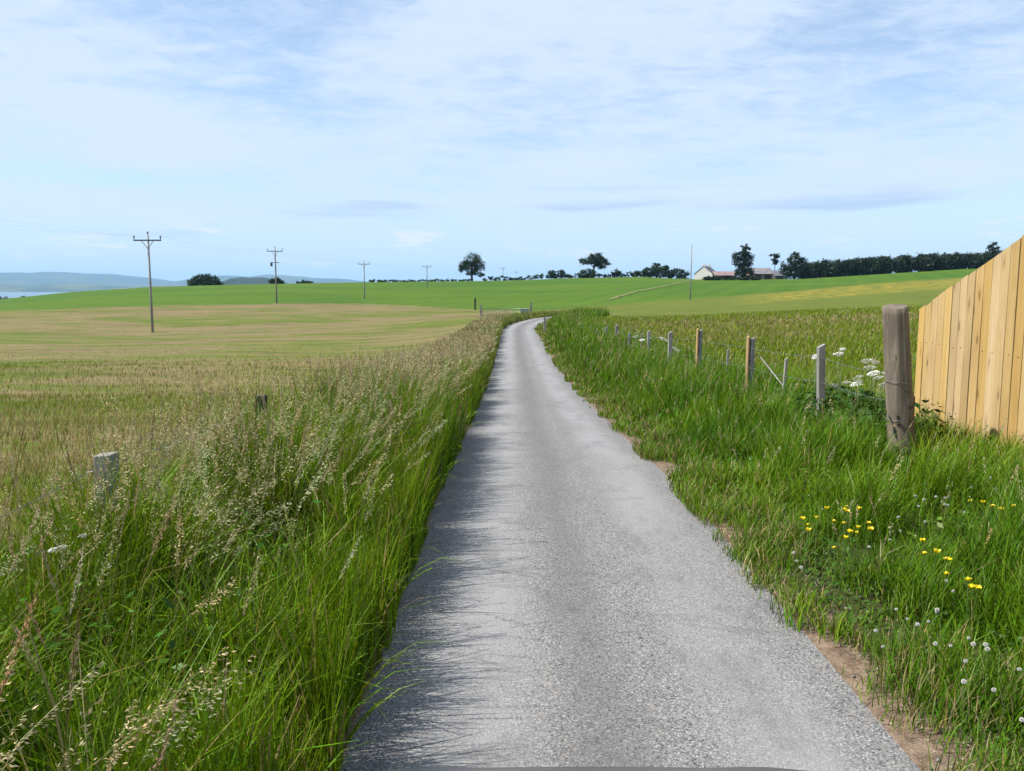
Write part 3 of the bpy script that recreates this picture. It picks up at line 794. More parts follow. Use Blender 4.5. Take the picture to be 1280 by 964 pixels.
for (y0, y1, dens, wd, S) in ((1.5, 8, 900, .006, 3), (8, 16, 300, .009, 2), (16, 30, 60, .013, 2), (30, 50, 10, .02, 2)):
    x, y = scatter(-0.72 * y1 - 2, -2.35, y0, y1, dens * 1.25)
    k = infront(x, y, 1.06, 0.8) & (x - road_shift(y) < -2.35); x, y = x[k], y[k]
    ed, _px = field_edge(x, y); k = (y < ed - 1) & (rng.uniform(0, 1, len(x)) < 1 - 0.97 * sstep(12, 48, y)); meadow(x[k], y[k], 1, wd, S)
for (y0, y1, dens, wd, S) in ((5, 12, 1100, .009, 3), (12, 22, 520, .015, 2), (22, 40, 190, .028, 2), (40, 65, 60, .05, 2)):
    x, y = scatter(3.6, 0.72 * y1 + 2, y0, y1, dens)
    k = infront(x, y, 1.06, 0.8) & (x - road_shift(y) > 3.6) & ~((x > 4.55) & (y < 9.5)); x, y = x[k], y[k]
    meadow(x, y, 1, wd, S, False)
HB = Bag()
for (x0s, y0, y1, dens, M, size, wd) in ((1, 9, 18, 3, 24, .012, .004), (1, 18, 28, 2, 12, .020, .008), (1, 28, 54, 2.2, 9, .030, .010), (-1, 3, 12, 1.2, 26, .009, .003), (-1, 12, 30, 0.4, 12, .020, .006)):
    for kind, share in ((0, 0.45), (1, 0.55)):
        if x0s > 0: x, y = scatter(3.9, 0.72 * y1 + 2, y0, y1, dens * share)
        else: x, y = scatter(-0.72 * y1 - 2, -2.9, y0, y1, dens * share)
        k = infront(x, y, 1.06, .8) & ~((x > 4.4) & (y < 9.6)) & (np.abs(x - road_shift(y)) > 3.0)
        x, y = x[k], y[k]; n = len(x)
        panicles(HB, MS, pos(x, y), rng.uniform(0.35, 0.60, n) * (1.0 if x0s > 0 else 0.65), rng.normal(0.2, 0.9, n), rng.uniform(0, .2, n), rng.uniform(0.1, 0.8, n), kind, M, size, wd)
o = MG.build('meadow_grass', MAT['grass']); tag(o, 'rough brown and green grass of the hay meadows beyond the fences', 'grass', kind='stuff')
o = MS.build('meadow_stem', MAT['grass']); tag(o, 'thin stems of ripe grass in the hay meadows', 'grass', kind='stuff')
o = HB.build('meadow_seed_head', MAT['seed']); tag(o, 'brown ripe seed heads over the hay meadows', 'grass', kind='stuff')

# --- right verge: shorter grass with clover
RG = Bag(); CL = Bag(); RS = Bag(); RH = Bag()
def right_height(x, y):
    xr = x - road_shift(y)
    e = sstep(0.0, 1.1, xr - ROAD_R)
    tall = np.interp(y, [0, 5, 9, 14, 30, 60], [0.26, 0.24, 0.25, 0.42, 0.52, 0.46])
    h = 0.10 + e * tall
    tuft = np.exp(-((x - 4.0) ** 2 / 0.06 + (y - 6.9) ** 2 / 0.12)) * 0.22
    bare = np.exp(-((x - 3.45) ** 2 / 0.10 + (y - 7.0) ** 2 / 0.5))
    foot = sstep(3.7, 4.1, x) * sstep(4.5, 5.5, y) * (1 - sstep(8.2, 9.0, y))
    return (h * (1 - 0.6 * foot) + tuft) * (1 - 0.55 * bare)
def rclear(x, y):
    """thin where feet and the strainer keep the ground bare"""
    return 1 - 0.90 * np.exp(-((x - 3.52) ** 2 / 0.05 + (y - 7.35) ** 2 / 0.16))
for (y0, y1, dens, wd, S) in ((1.2, 3.6, 5200, .0050, 3), (3.6, 6, 4200, .0062, 3), (6, 9.5, 2700, .0085, 3), (9.5, 16, 1500, .0125, 3), (16, 28, 650, .021, 2), (28, 50, 260, .036, 2), (50, 75, 120, .06, 1)):
    x, y = scatter(ROAD_R - 0.22, 4.62, y0, y1, dens * 1.3)
    x = x + road_shift(y)
    xr = x - road_shift(y)
    edge = sstep(-0.20, -0.03, xr - ROAD_R - 0.03 + 0.05 * sstep(2.8, 7.0, y) + (fbm(x * 1.2, y * 1.3, 33) - 0.5) * 0.75)
    clump = fbm(x * 3.0, y * 3.0, 51)
    keep = infront(x, y) & (rng.uniform(0, 1, len(x)) < edge * (0.15 + 0.85 * sstep(0.32, 0.58, clump)) * rclear(x, y))
    x, y, clump = x[keep], y[keep], clump[keep]; n = len(x)
    H = right_height(x, y) * rng.uniform(0.40, 1.25, n) * (0.42 + 1.05 * sstep(0.3, 0.68, clump))
    tint = fbm(x * 0.8, y * 0.8, 53)[:, None]
    C = jit((0.052, 0.155, 0.004), n, 0.34) * (1 - tint) + jit((0.165, 0.290, 0.008), n, 0.30) * tint
    near_edge = (1 - sstep(0.1, 0.55, x - road_shift(y) - ROAD_R))
    dry = rng.uniform(0, 1, n) < 0.025 + 0.22 * near_edge + 0.03 * sstep(9, 14, y)
    C[dry] = jit((0.36, 0.285, 0.13), int(dry.sum()), 0.2)
    V, F, CC, tip, _ = blades(pos(x, y), H, wd * rng.uniform(0.6, 1.35, n), windaz(n, 1.7), rng.uniform(0.0, 0.5, n), rng.uniform(0.2, 1.6, n), C, S)
    RG.add(V, F, CC)
# clover and low broad leaves through the sward
for (y0, y1, dens, size) in ((1.2, 4, 1500, .011), (4, 7, 800, .015), (7, 12, 350, .022)):
    x, y = scatter(ROAD_R + 0.08, 4.5, y0, y1, dens)
    k = infront(x, y) & (fbm(x * 1.3, y * 1.3, 71) > 0.47); x, y = x[k], y[k]; n = len(x)
    P = pos(x, y); P[:, 2] += right_height(x, y) * rng.uniform(0.10, 0.62, n)
    A = rng.normal(size=(n, 3)); A[:, 2] *= 0.35; A /= np.linalg.norm(A, axis=1)[:, None]
    r = np.tile([[0, 0, 1.0]], (n, 1)) + rng.normal(size=(n, 3)) * 0.35
    s = np.cross(A, r); s /= np.linalg.norm(s, axis=1)[:, None]
    sz = size * rng.uniform(0.6, 1.5, n)
    a = A * sz[:, None]; b_ = s * (sz * 0.62)[:, None]
    V = np.stack([P - a, P + b_, P + a, P - b_], 1).reshape(-1, 3)
    CL.add(V, np.arange(4 * n).reshape(-1, 4), np.repeat(jit((0.060, 0.135, 0.020), n, 0.25), 4, 0))
# dark leafy weeds round the strainer and the white umbels
n = 5200
x = rng.normal(3.75, 0.42, n); y = rng.normal(9.1, 0.85, n)
k = (x > 2.7) & (x < 4.5) & (y > 7.6); x, y = x[k], y[k]; n = len(x)
P = pos(x, y); P[:, 2] += rng.uniform(0.03, 0.62, n) * np.exp(-((x - 3.8) ** 2) / 0.5)
A = rng.normal(size=(n, 3)); A[:, 2] *= 0.5; A /= np.linalg.norm(A, axis=1)[:, None]
s = np.cross(A, np.tile([[0, 0, 1.0]], (n, 1)) + rng.normal(size=(n, 3)) * 0.5); s /= np.linalg.norm(s, axis=1)[:, None]
sz = rng.uniform(0.018, 0.05, n); a = A * sz[:, None]; b_ = s * (sz * 0.5)[:, None]
CL.add(np.stack([P - a, P + b_, P + a, P - b_], 1).reshape(-1, 3), np.arange(4 * n).reshape(-1, 4), np.repeat(jit((0.050, 0.110, 0.018), n, 0.3), 4, 0))
WD = [(rng.uniform(2.2, 4.3), rng.uniform(4.5, 11.0)) for _ in range(16)] + [(3.5 + rng.normal(0, .15), yy + rng.normal(0, .3)) for yy in (9.8, 11.2, 12.7, 14.2, 16, 18, 19.3, 22, 25, 28, 31)]
for (wx, wy) in WD:
    n = int(rng.uniform(110, 240)); rr_ = rng.uniform(0.14, 0.30)
    x = rng.normal(wx, rr_, n); y = rng.normal(wy, rr_, n)
    k = x - road_shift(y) > ROAD_R + 0.25; x, y = x[k], y[k]; n = len(x)
    if n == 0: continue
    P = pos(x, y); P[:, 2] += rng.uniform(0.04, 1.0, n) * np.interp(wy, [4, 9, 14], [0.22, 0.34, 0.52]) * np.exp(-((x - wx) ** 2 + (y - wy) ** 2) / (2.5 * rr_ ** 2))
    A = rng.normal(size=(n, 3)); A[:, 2] = A[:, 2] * 0.4 - 0.1; A /= np.linalg.norm(A, axis=1)[:, None]
    sd = np.cross(A, np.tile([[0, 0, 1.0]], (n, 1)) + rng.normal(size=(n, 3)) * 0.4); sd /= np.linalg.norm(sd, axis=1)[:, None]
    sz = rng.uniform(0.014, 0.042, n) * np.interp(wy, [4, 20], [0.8, 1.5]); a = A * sz[:, None]; b_ = sd * (sz * rng.uniform(.3, .55))[:, None]
    CL.add(np.stack([P - a, P + b_, P + a, P - b_], 1).reshape(-1, 3), np.arange(4 * n).reshape(-1, 4), np.repeat(jit((0.060, 0.145, 0.014) if rng.uniform() < .7 else (0.12, 0.20, 0.02), n, 0.28), 4, 0))
# seeding stems, sparse near and thicker along the fence
for (y0, y1, dens, M, size, wd) in ((1.5, 6, 7, 50, .0062, .002), (6, 12, 8, 40, .008, .0028), (12, 25, 7, 20, .013, .005), (25, 60, 4, 10, .026, .010)):
    for kind, share in ((0, 0.6), (1, 0.32), (2, 0.08)):
        x, y = scatter(ROAD_R + 0.35, 4.4, y0, y1, dens * share)
        x = x + road_shift(y); k = infront(x, y); x, y = x[k], y[k]; n = len(x)
        panicles(RH, RS, pos(x, y), right_height(x, y) * rng.uniform(0.9, 1.6, n) + 0.12, rng.normal(0.2, 0.9, n), rng.uniform(0, .2, n), rng.uniform(0.1, 0.8, n), kind, M, size, wd)
# rusty dead weeds at the feet of the stakes
for (cx_, cy_, nn) in ((3.45, 11.3, 26), (3.35, 12.4, 20), (3.7, 9.2, 16), (3.3, 14.2, 14)):
    x = rng.normal(cx_, .16, nn); y = rng.normal(cy_, .22, nn)
    panicles(RH, RS, pos(x, y), rng.uniform(0.25, 0.55, nn), rng.uniform(0, 6.28, nn), rng.uniform(0, .3, nn), rng.uniform(0.1, .6, nn), 1, 40, .012, .005)
o = RG.build('verge_grass', MAT['grass']); tag(o, 'short green grass of the right verge between lane and fence', 'grass', kind='stuff')
o = CL.build('clover_leaf', MAT['grass']); tag(o, 'clover leaves and low weeds mixed through the right verge', 'ground cover', kind='stuff')
o = RS.build('seed_stem', MAT['grass']); tag(o, 'thin flowering grass stems in the right verge', 'grass', kind='stuff')
o = RH.build('seed_head', MAT['seed']); tag(o, 'pale seed heads scattered over the right verge', 'grass', kind='stuff')

# loose chippings along the right-hand edge of the lane
n = 1500
y = rng.uniform(1.6, 12, n) ; x = ROAD_R + rng.normal(0.10, 0.11, n)
P = np.stack([x, y, ground_z(x, y) + 0.002], -1)
sz = rng.uniform(0.003, 0.010, n)
oct_ = np.array([(1, 0, 0), (0, 1, 0), (-1, 0, 0), (0, -1, 0), (0, 0, .8), (0, 0, -.5)])
V = P[:, None, :] + oct_[None] * sz[:, None, None] * rng.uniform(0.6, 1.2, (n, 6, 1))
tri = np.array([(0, 1, 4), (1, 2, 4), (2, 3, 4), (3, 0, 4), (1, 0, 5), (2, 1, 5), (3, 2, 5), (0, 3, 5)])
F = (np.arange(n)[:, None, None] * 6 + tri[None]).reshape(-1, 3)
MAT['stone_chip'] = leaf_mat('stone_chip', 0.0, 0.02, 0.7)
tag(mesh_np('gravel', V.reshape(-1, 3), F, MAT['stone_chip'], None, np.repeat(jit((0.33, 0.30, 0.27), n, .25), 6, 0)), 'loose stone chippings along the earthy right edge of the lane', 'gravel', kind='stuff')

# ------------------------------------------------------------------ fences
FX = 4.62
def board_mesh(wid, h0, h1, th=0.022):
    """sawn board lying in the y-z plane, lane side at -x, slightly bowed and cupped"""
    bm = bmesh.new()
    nz = 9
    rings = []
    bow = random.uniform(-0.006, 0.006); cup = random.uniform(-0.003, 0.003); sw = random.uniform(-.003, .003)
    for i in range(nz):
        t = i / (nz - 1)
        dx = bow * math.sin(t * math.pi); dy = sw * math.sin(t * 5)
        za, zm, zb = [-0.04 + (h + 0.04) * t for h in (h0, (h0 + h1) / 2, h1)]
        rings.append([bm.verts.new((-th + dx, dy, za)), bm.verts.new((-th + dx + cup, wid / 2 + dy, zm)), bm.verts.new((-th + dx, wid + dy, zb)), bm.verts.new((dx, wid + dy, zb)), bm.verts.new((dx, dy, za))])
    for i in range(nz - 1):
        for k in range(5):
            bm.faces.new((rings[i][k], rings[i][(k + 1) % 5], rings[i + 1][(k + 1) % 5], rings[i + 1][k]))
    bm.faces.new(rings[0]); bm.faces.new(rings[-1][::-1])
    return fix(bm)
fz = gz(FX, 8.4)
fence = empty('board_fence', (FX, 8.4, fz))
tag(fence, 'new golden pine board fence with its top sloping down towards the lane fence', 'fence')
PITCHB = 0.140
ytop = 9.46
nb = 28
def ftop(y):                                    # top line: slopes up from the end, then runs level
    return min(1.34 + (9.46 - y) * 0.385, 2.28)
for i in range(nb):
    y1 = ytop - i * PITCHB; y0 = y1 - PITCHB + 0.007 + random.uniform(-.002, .003)
    zb = gz(FX, y1) - fz
    jt = random.uniform(-0.014, 0.012)
    bm = board_mesh(y1 - y0, ftop(y0) - (zb + fz) + jt, ftop(y1) - (zb + fz) + jt)
    o = bm_obj('board', bm, MAT['new_wood'], fence, loc=(-random.uniform(0, .005), y0 - 8.4, zb), rot=(random.uniform(-0.002, 0.002), 0, random.uniform(-.01, .01)))
def nail(y, z, i):
    bm = bmesh.new(); tube(bm, [(-.030, y, z), (-.022, y, z)], .0042, 6); bm_obj('nail', fix(bm), MAT['steel'], fence)
for i in range(14):
    yb = ytop - (i + .5) * PITCHB - 8.4
    for zr in (0.39, 1.09): nail(yb + random.uniform(-.02, .02), zr + random.uniform(-.015, .015), i)
for zr in (0.35, 1.05):
    bm = bmesh.new(); box(bm, 0.002, 0.042, ytop - nb * PITCHB - 8.4, ytop - 0.02 - 8.4, zr, zr + 0.085, 0.003)
    bm_obj('rail', bm, MAT['new_wood'], fence)
bm = bmesh.new(); box(bm, 0.002, 0.04, ytop - nb * PITCHB - 8.4, 7.5 - 8.4, 1.65, 1.735, 0.003); bm_obj('rail', bm, MAT['new_wood'], fence)
for yp in (9.35, 7.4, 5.75):
    bm = bmesh.new(); box(bm, 0.0435, 0.1435, yp - 8.4 - .05, yp - 8.4 + .05, -0.5, ftop(yp) - 0.12 - fz, 0.006)
    bm_obj('post', bm, MAT['new_wood'], fence)

# the fat round strainer post
def log_mesh(h, r0, r1, n=28, nz=26, lean=0.0, seed=1, foot=True):
    bm = bmesh.new(); rings = []
    rr = random.Random(seed)
    ph = [rr.uniform(0, 6.28) for _ in range(6)]
    for i in range(nz):
        t = i / (nz - 1); z = -0.45 + (h + 0.45) * t
        r = r0 + (r1 - r0) * t
        if foot: r *= 1 + 0.14 * max(0, 1 - z / 0.22) * (1 if z > 0 else 0.6)
        ring = []
        for k in range(n):
            a = 2 * math.pi * k / n
            q = 1 + 0.022 * math.sin(2 * a + ph[0]) + 0.014 * math.sin(3 * a + ph[1] + 2 * t) + 0.012 * math.sin(5 * a + ph[2] - 3 * t) + rr.uniform(-.014, .014)
            crack = sum(math.exp(-((math.atan2(math.sin(a - c - 0.15 * math.sin(4 * t + c)), math.cos(a - c - 0.15 * math.sin(4 * t + c)))) / 0.09) ** 2) for c in (ph[3], ph[4], 3.7, 4.6, 5.3)) * 0.085
            rad = r * (q - crack)
            zz = z + (0.018 * math.cos(a - 1.0) + rr.uniform(-.004, .004) if i == nz - 1 else 0)
            ring.append(bm.verts.new((math.cos(a) * rad + lean * z, math.sin(a) * rad, zz)))
        rings.append(ring)
    for i in range(nz - 1):
        for k in range(n):
            bm.faces.new((rings[i][k], rings[i][(k + 1) % n], rings[i + 1][(k + 1) % n], rings[i + 1][k]))
    # slightly dished sawn top with a bevelled arris
    c = [bm.verts.new(v.co * 1.0 + Vector((0, 0, .008)) - (v.co - Vector((lean * h, 0, v.co.z))) * 0.10) for v in rings[-1]]
    for k in range(n): bm.faces.new((rings[-1][k], rings[-1][(k + 1) % n], c[(k + 1) % n], c[k]))
    ctr = bm.verts.new((lean * h, 0, h - 0.004))
    for k in range(n): bm.faces.new((c[k], c[(k + 1) % n], ctr))
    return fix(bm)
SX, SY = 3.69, 7.75
sz0 = gz(SX, SY)
st = empty('strainer_post', (SX, SY, sz0))
tag(st, 'thick round weathered log post standing beside the board fence end', 'post')
bm_obj('log', log_mesh(1.48, 0.124, 0.111, lean=-0.10, seed=3), MAT['old_wood'], st, True)
for z in (0.42, 0.78):
    bm = bmesh.new()
    pts = [(math.cos(a) * (0.131 - 0.009 * z) - 0.10 * z, math.sin(a) * (0.131 - 0.009 * z), z + 0.01 * math.sin(2 * a)) for a in np.linspace(0.2, 6.6, 26)]
    tube(bm, pts, 0.0022, 5)
    bm_obj('wire_wrap', bm, MAT['wire'], st, True)
for (a, z) in ((3.9, 0.45), (4.3, 0.80), (4.0, 1.05), (4.9, 0.62)):
    bm = bmesh.new()
    p = Vector((math.cos(a) * 0.118 - 0.10 * z, math.sin(a) * 0.118, z))
    tube(bm, [p + Vector((0, 0, -.014)), p + Vector((math.cos(a) * .012, math.sin(a) * .012, -.012)), p + Vector((math.cos(a) * .012, math.sin(a) * .012, .012)), p + Vector((0, 0, .014))], 0.002, 5)
    bm_obj('staple', bm, MAT['wire'], st)
# added dark stub standing in for the shade on the fence side
PB = empty('gap_shade_stub', (SX + 0.20, SY + 0.42, gz(SX + .20, SY + .42)))
tag(PB, 'added dark stub standing in for shade in the gap between log post and board fence', 'post')
bm_obj('stub', log_mesh(0.62, 0.085, 0.078, 16, 10, 0.0, 11, False), MAT['dark_wood'], PB, True)

def stake_mesh(h, wx, wy, lean=(0, 0), slant=0.03, seed=0):
    r = random.Random(seed); bm = bmesh.new()
    nz = 6; rings = []
    for i in range(nz):
        t = i / (nz - 1); z = -0.35 + (h + 0.35) * t
        ring = []
        for (sx, sy) in ((-1, -1), (1, -1), (1, 1), (-1, 1)):
            zz = z + (slant * sx if i == nz - 1 else 0)
            ring.append(bm.verts.new((sx * wx / 2 * (1 + r.uniform(-.05, .05)) + lean[0] * z, sy * wy / 2 * (1 + r.uniform(-.05, .05)) + lean[1] * z, zz)))
        rings.append(ring)
    for i in range(nz - 1):
        for k in range(4): bm.faces.new((rings[i][k], rings[i][(k + 1) % 4], rings[i + 1][(k + 1) % 4], rings[i + 1][k]))
    bm.faces.new(rings[0]); bm.faces.new(rings[-1][::-1])
    fix(bm)
    bmesh.ops.bevel(bm, geom=[e for e in bm.edges if abs(e.verts[0].co.z - e.verts[1].co.z) > .05 or min(v.co.z for v in e.verts) > h - .1], offset=0.004, segments=1, affect='EDGES')
    return bm
# right-hand stock fence: (photo column, photo row of the top, width, kind, lean)
RP = [(1031, 432, .105, 'grey', -0.04), (979, 448, .048, 'thin', 0.05), (939, 423, .115, 'pair', 0.0), (908, 437, .045, 'thin', 0.03), (874, 413, .11, 'pair', 0.01),
      (838, 415, .12, 'grey', 0.0), (811, 414, .09, 'grey', 0.0), (801, 418, .06, 'thin', 0.03), (786, 416, .10, 'grey', 0.02), (771, 407, .13, 'grey', 0.0), (757, 409, .14, 'grey', 0.03),
      (746, 411, .09, 'grey', 0.0), (738, 408, .11, 'grey', 0.02), (730, 409, .09, 'grey', -.02), (723, 408.5, .10, 'grey', 0.0), (716, 409, .10, 'grey', 0.0), (710, 408, .10, 'grey', 0.02), (704, 407.5, .11, 'grey', 0.0), (697, 406.5, .15, 'grey', -.03)]
rf = empty('wire_fence', (3.58, 9.7, gz(3.58, 9.7)))
tag(rf, 'stock fence of pale stakes and wire running beside the right verge', 'wire fence')
O0 = rf.location.copy()
tops = []
LATR = 3.58
for i, (px, py, wd, kind, ln) in enumerate(RP):
    d = ray(px, py)
    lat = LATR - 0.12 * max(0, i - 8) * 0.4
    D = lat * d[1] / d[0]
    D = min(D, 62)
    x = d[0] / d[1] * D; zt = CAMH + d[2] / d[1] * D
    zb = gz(x, D); h = min(max(zt - zb, 0.6), 1.3)
    m = MAT['grey_wood']
    o = bm_obj('post' if kind != 'thin' else 'dropper', stake_mesh(h, wd * .72 if kind != 'pair' else wd * 0.52, wd * .72, (ln, 0), 0.012 if kind != 'grey' else 0.02, i), m, rf, loc=(x - O0.x + (wd * .16 if kind == 'pair' else 0), D - O0.y, zb - O0.z))
    if kind == 'pair':
        o = bm_obj('split_stake', stake_mesh(h + 0.03, wd * 0.24, wd * .8, (ln, 0), 0.01, i + 50), MAT['sawn'], rf, loc=(x - O0.x - wd * .38, D - O0.y, zb - O0.z))
        tag(o, 'fresh orange half stake nailed to the grey post')
    if kind != 'thin': tops.append((x, D, zb, h))
tops = [(SX - .03, SY, sz0, 0.95)] + sorted(tops, key=lambda t: t[1])
for fr in (0.88, 0.62, 0.36):
    bm = bmesh.new()
    pts = []
    for a, b_ in zip(tops[:-1], tops[1:]):
        for k in range(4):
            t = k / 4
            sag = -0.025 * math.sin(math.pi * t)
            pts.append(Vector((a[0] * (1 - t) + b_[0] * t - .055, a[1] * (1 - t) + b_[1] * t, (a[2] + a[3] * fr) * (1 - t) + (b_[2] + b_[3] * fr) * t + sag)) - O0)
    tube(bm, pts, 0.0024, 4)
    bm_obj('wire', bm, MAT['wire'], rf, True)
bm = bmesh.new()                                 # diagonal stay at the second stake
tube(bm, [Vector((3.72, 12.5, gz(3.6, 12.5) + .86)) - O0, Vector((3.72, 11.3, gz(3.7, 11.3) + .45)) - O0], 0.009, 6)
tag(bm_obj('stay', bm, MAT['grey_wood'], rf, True), 'thin slanting stay braced off the stake')

# left-hand barbed fence, mostly lost in the grass
lf = empty('wire_fence', (-1.96, 3.9, gz(-1.96, 3.9)))
tag(lf, 'old barbed wire fence half buried in the tall left grass', 'wire fence')
O1 = lf.location.copy()
LP = [(-1.97, 1.1, 0.78, .09), (-1.96, 3.92, 0.83, .085), (-1.95, 6.5, 0.80, .07)] + [(-1.95, 6.5 + 2.7 * k, 0.55, .08) for k in range(1, 12)]
ptsl = []
for i, (x, y, h, wd) in enumerate(LP):
    zb = gz(x, y)
    bm_obj('post', stake_mesh(h, wd, wd, (random.uniform(-.03, .03), 0), 0.003, 90 + i) , MAT['grey_wood'] if i < 2 else MAT['dark_wood'], lf, loc=(x - O1.x, y - O1.y, zb - O1.z))
    ptsl.append((x, y, zb, h))
for fr in (0.90, 0.62):
    bm = bmesh.new(); pts = []
    for a, b_ in zip(ptsl[:-1], ptsl[1:]):
        for k in range(5):
            t = k / 5
            pts.append(Vector((a[0] * (1 - t) + b_[0] * t - .05, a[1] * (1 - t) + b_[1] * t, (a[2] + a[3] * fr) * (1 - t) + (b_[2] + b_[3] * fr) * t - .03 * math.sin(math.pi * t))) - O1)
    tube(bm, pts, 0.0022, 4)
    for k in range(60):                          # barbs
        y = 1.1 + k * 0.14
        j = next(i for i in range(len(ptsl) - 1) if ptsl[i + 1][1] > y)
        a, b_ = ptsl[j], ptsl[j + 1]; t = (y - a[1]) / (b_[1] - a[1])
        p = Vector((a[0] * (1 - t) + b_[0] * t - .05, y, (a[2] + a[3] * fr) * (1 - t) + (b_[2] + b_[3] * fr) * t - .03 * math.sin(math.pi * t))) - O1
        q = Vector((random.uniform(-1, 1), random.uniform(-.3, .3), random.uniform(-1, 1))).normalized() * 0.014
        tube(bm, [p - q, p + q], 0.0012, 4)
    bm_obj('barbed_wire', bm, MAT['wire'], lf)

# pale marker post where the lane bends
d = ray(681, 397); D = 44.0
x = d[0] / d[1] * D
mp = bm_obj('marker_post', stake_mesh(z_at(D, 397) - gz(x, D), 0.13, 0.13, (0.0, 0), 0.0, 5), MAT['grey_wood'], loc=(x, D, gz(x, D)))
tag(mp, 'pale square post alone at the bend of the lane', 'post')
d = ray(594, 386); D = 120
x = d[0] / d[1] * D
gp = bm_obj('gate_post', stake_mesh(1.7, 0.25, 0.25, (0, 0), 0, 8), MAT['dark_wood'], loc=(x, D, gz(x, D)))
tag(gp, 'dark short post alone in the edge of the green field', 'post')

# galvanised field gate closing the crop field
D = 88.0
xa, xb = x_at(D, 603, 390), x_at(D, 662, 390)
gt = empty('field_gate', ((xa + xb) / 2, D, gz((xa + xb) / 2, D)))
tag(gt, 'galvanised barred field gate beyond the bend of the lane', 'gate')
W2 = (xb - xa) / 2
gb = z_at(D, 396) - gt.location.z; gh = z_at(D, 385.5) - gt.location.z
for k in range(7):
    z = gb + 0.02 + (gh - gb - .04) * (k / 6) ** 1.15
    bm = bmesh.new(); tube(bm, [(-W2, 0, z), (W2, 0, z)], 0.024 if k in (0, 6) else 0.017, 6); bm_obj('bar', bm, MAT['galv'], gt, True)
for xx in (-W2, 0, W2):
    bm = bmesh.new(); tube(bm, [(xx, 0.03, gb), (xx, 0.03, gh)], 0.026, 6); bm_obj('upright', bm, MAT['galv'], gt, True)
bm = bmesh.new(); tube(bm, [(-W2, -.03, gb + .05), (0, -.03, gh - .03)], 0.016, 6); bm_obj('brace', bm, MAT['galv'], gt, True)
for xx in (-W2 - .16, W2 + .16):
    bm_obj('post', stake_mesh(max(gh, 1.1) + .08, .2, .2, (0, 0), 0, 71), MAT['grey_wood'], gt, loc=(xx, 0, gz(gt.location.x + xx, D) - gt.location.z))
bm = bmesh.new(); box(bm, W2 - 0.95, W2 - .08, -.045, -.030, gb + .05, gh - .05)
bm_obj('sheet_panel', bm, MAT['galv'], gt)

# ------------------------------------------------------------------ poles and wires
def pole(px, ytop_, ybase, D, label, double=False, arm=True, rad=0.13, extra_h=0.0):
    x = x_at(D, px, ybase); zb = gz(x, D)
    top = z_at(D, ytop_); h = top - zb
    t = empty('utility_pole', (x, D, zb)); tag(t, label, 'utility pole', 'poles of the overhead line' if arm else None)
    rad *= 0.78
    bm = bmesh.new(); tube(bm, [(0, 0, -0.8), (0, 0, h * .5), (0, 0, h - .1)], [rad * 1.15, rad, rad * .8], 10); bm_obj('shaft', fix(bm), MAT['pole_wood'], t, True)
    ends = []
    if arm:
        s = h / 9.0
        az = h - 0.55 * s
        bm = bmesh.new(); box(bm, -1.25, 1.25, -.22, -.12, az - .06, az + .06, .01); bm_obj('crossarm', bm, MAT['steel'], t)
        for sg in (-1, 1):
            bm = bmesh.new(); tube(bm, [(sg * .55, -.17, az - .05), (0.0, -.12, az - .75)], .025, 5); bm_obj('brace', bm, MAT['steel'], t)
        for xx in (-1.2, 0, 1.2):
            bm = bmesh.new()
            zz = az + .06 if xx else h - .1
            tube(bm, [(xx, -.17 if xx else 0, zz), (xx, -.17 if xx else 0, zz + .14), (xx, -.17 if xx else 0, zz + .16), (xx, -.17 if xx else 0, zz + .36)], [.03, .03, .085, .06], 8)
            bm_obj('insulator', fix(bm), MAT['ceramic'], t, True)
            ends.append(Vector((x + xx, D - (.17 if xx else 0), zb + zz + .36)))
        if double:
            bm = bmesh.new(); box(bm, -.7, .7, -.20, -.12, az - 1.85, az - 1.75, .01); bm_obj('crossarm', bm, MAT['steel'], t)
            bm = bmesh.new(); box(bm, -.75, -.45, -.30, -.02, az - 2.4, az - 1.85, .03); bm_obj('switch_box', bm, MAT['steel'], t)
    else:
        ends.append(Vector((x, D, zb + h - .1)))
    return ends
E1 = pole(191, 293, 417, 77, 'tall wooden power pole standing alone out in the brown meadow, braced crossarm')
E2 = pole(346, 310, 380, 136, 'power pole carrying a second short crossarm, at the meadow edge', True, rad=.15)
E3 = pole(456, 327.5, 380, 176, 'power pole rising from the green crop where it meets the meadow', rad=.14)
E4 = pole(534, 332, 366, 240, 'thin far power pole rising in the middle of the green crop', rad=.15)
E5 = pole(629, 334, 350, 400, 'far power pole showing over the hedge beside the lone round tree', rad=.15)
E6 = pole(645, 338, 351, 520, 'farthest faint power pole showing over the hedge', rad=.15)
E7 = pole(863, 305, 375, 134, 'bare slender pole without crossarm in the pasture before the farmhouse', arm=False, rad=.11)
p0 = [Vector((E1[i].x - (E2[i].x - E1[i].x) * 0.6 - 6 , E1[i].y - 62, E1[i].z + 0.6)) for i in range(3)]
chain = [p0, E1, E2, E3, E4, E5, E6]
for i in range(3):
    bm = bmesh.new(); pts = []
    for a, b_ in zip(chain[:-1], chain[1:]):
        for k in range(8):
            t = k / 8
            p = a[i].lerp(b_[i], t); p.z -= 0.9 * 4 * t * (1 - t); pts.append(p)
    tube(bm, pts, 0.003, 4)
    o = bm_obj('overhead_wire', bm, MAT['cable'], None, True)
    tag(o, 'thin overhead power wire strung from pole to pole above the meadow', 'wire', 'wires of the overhead line')

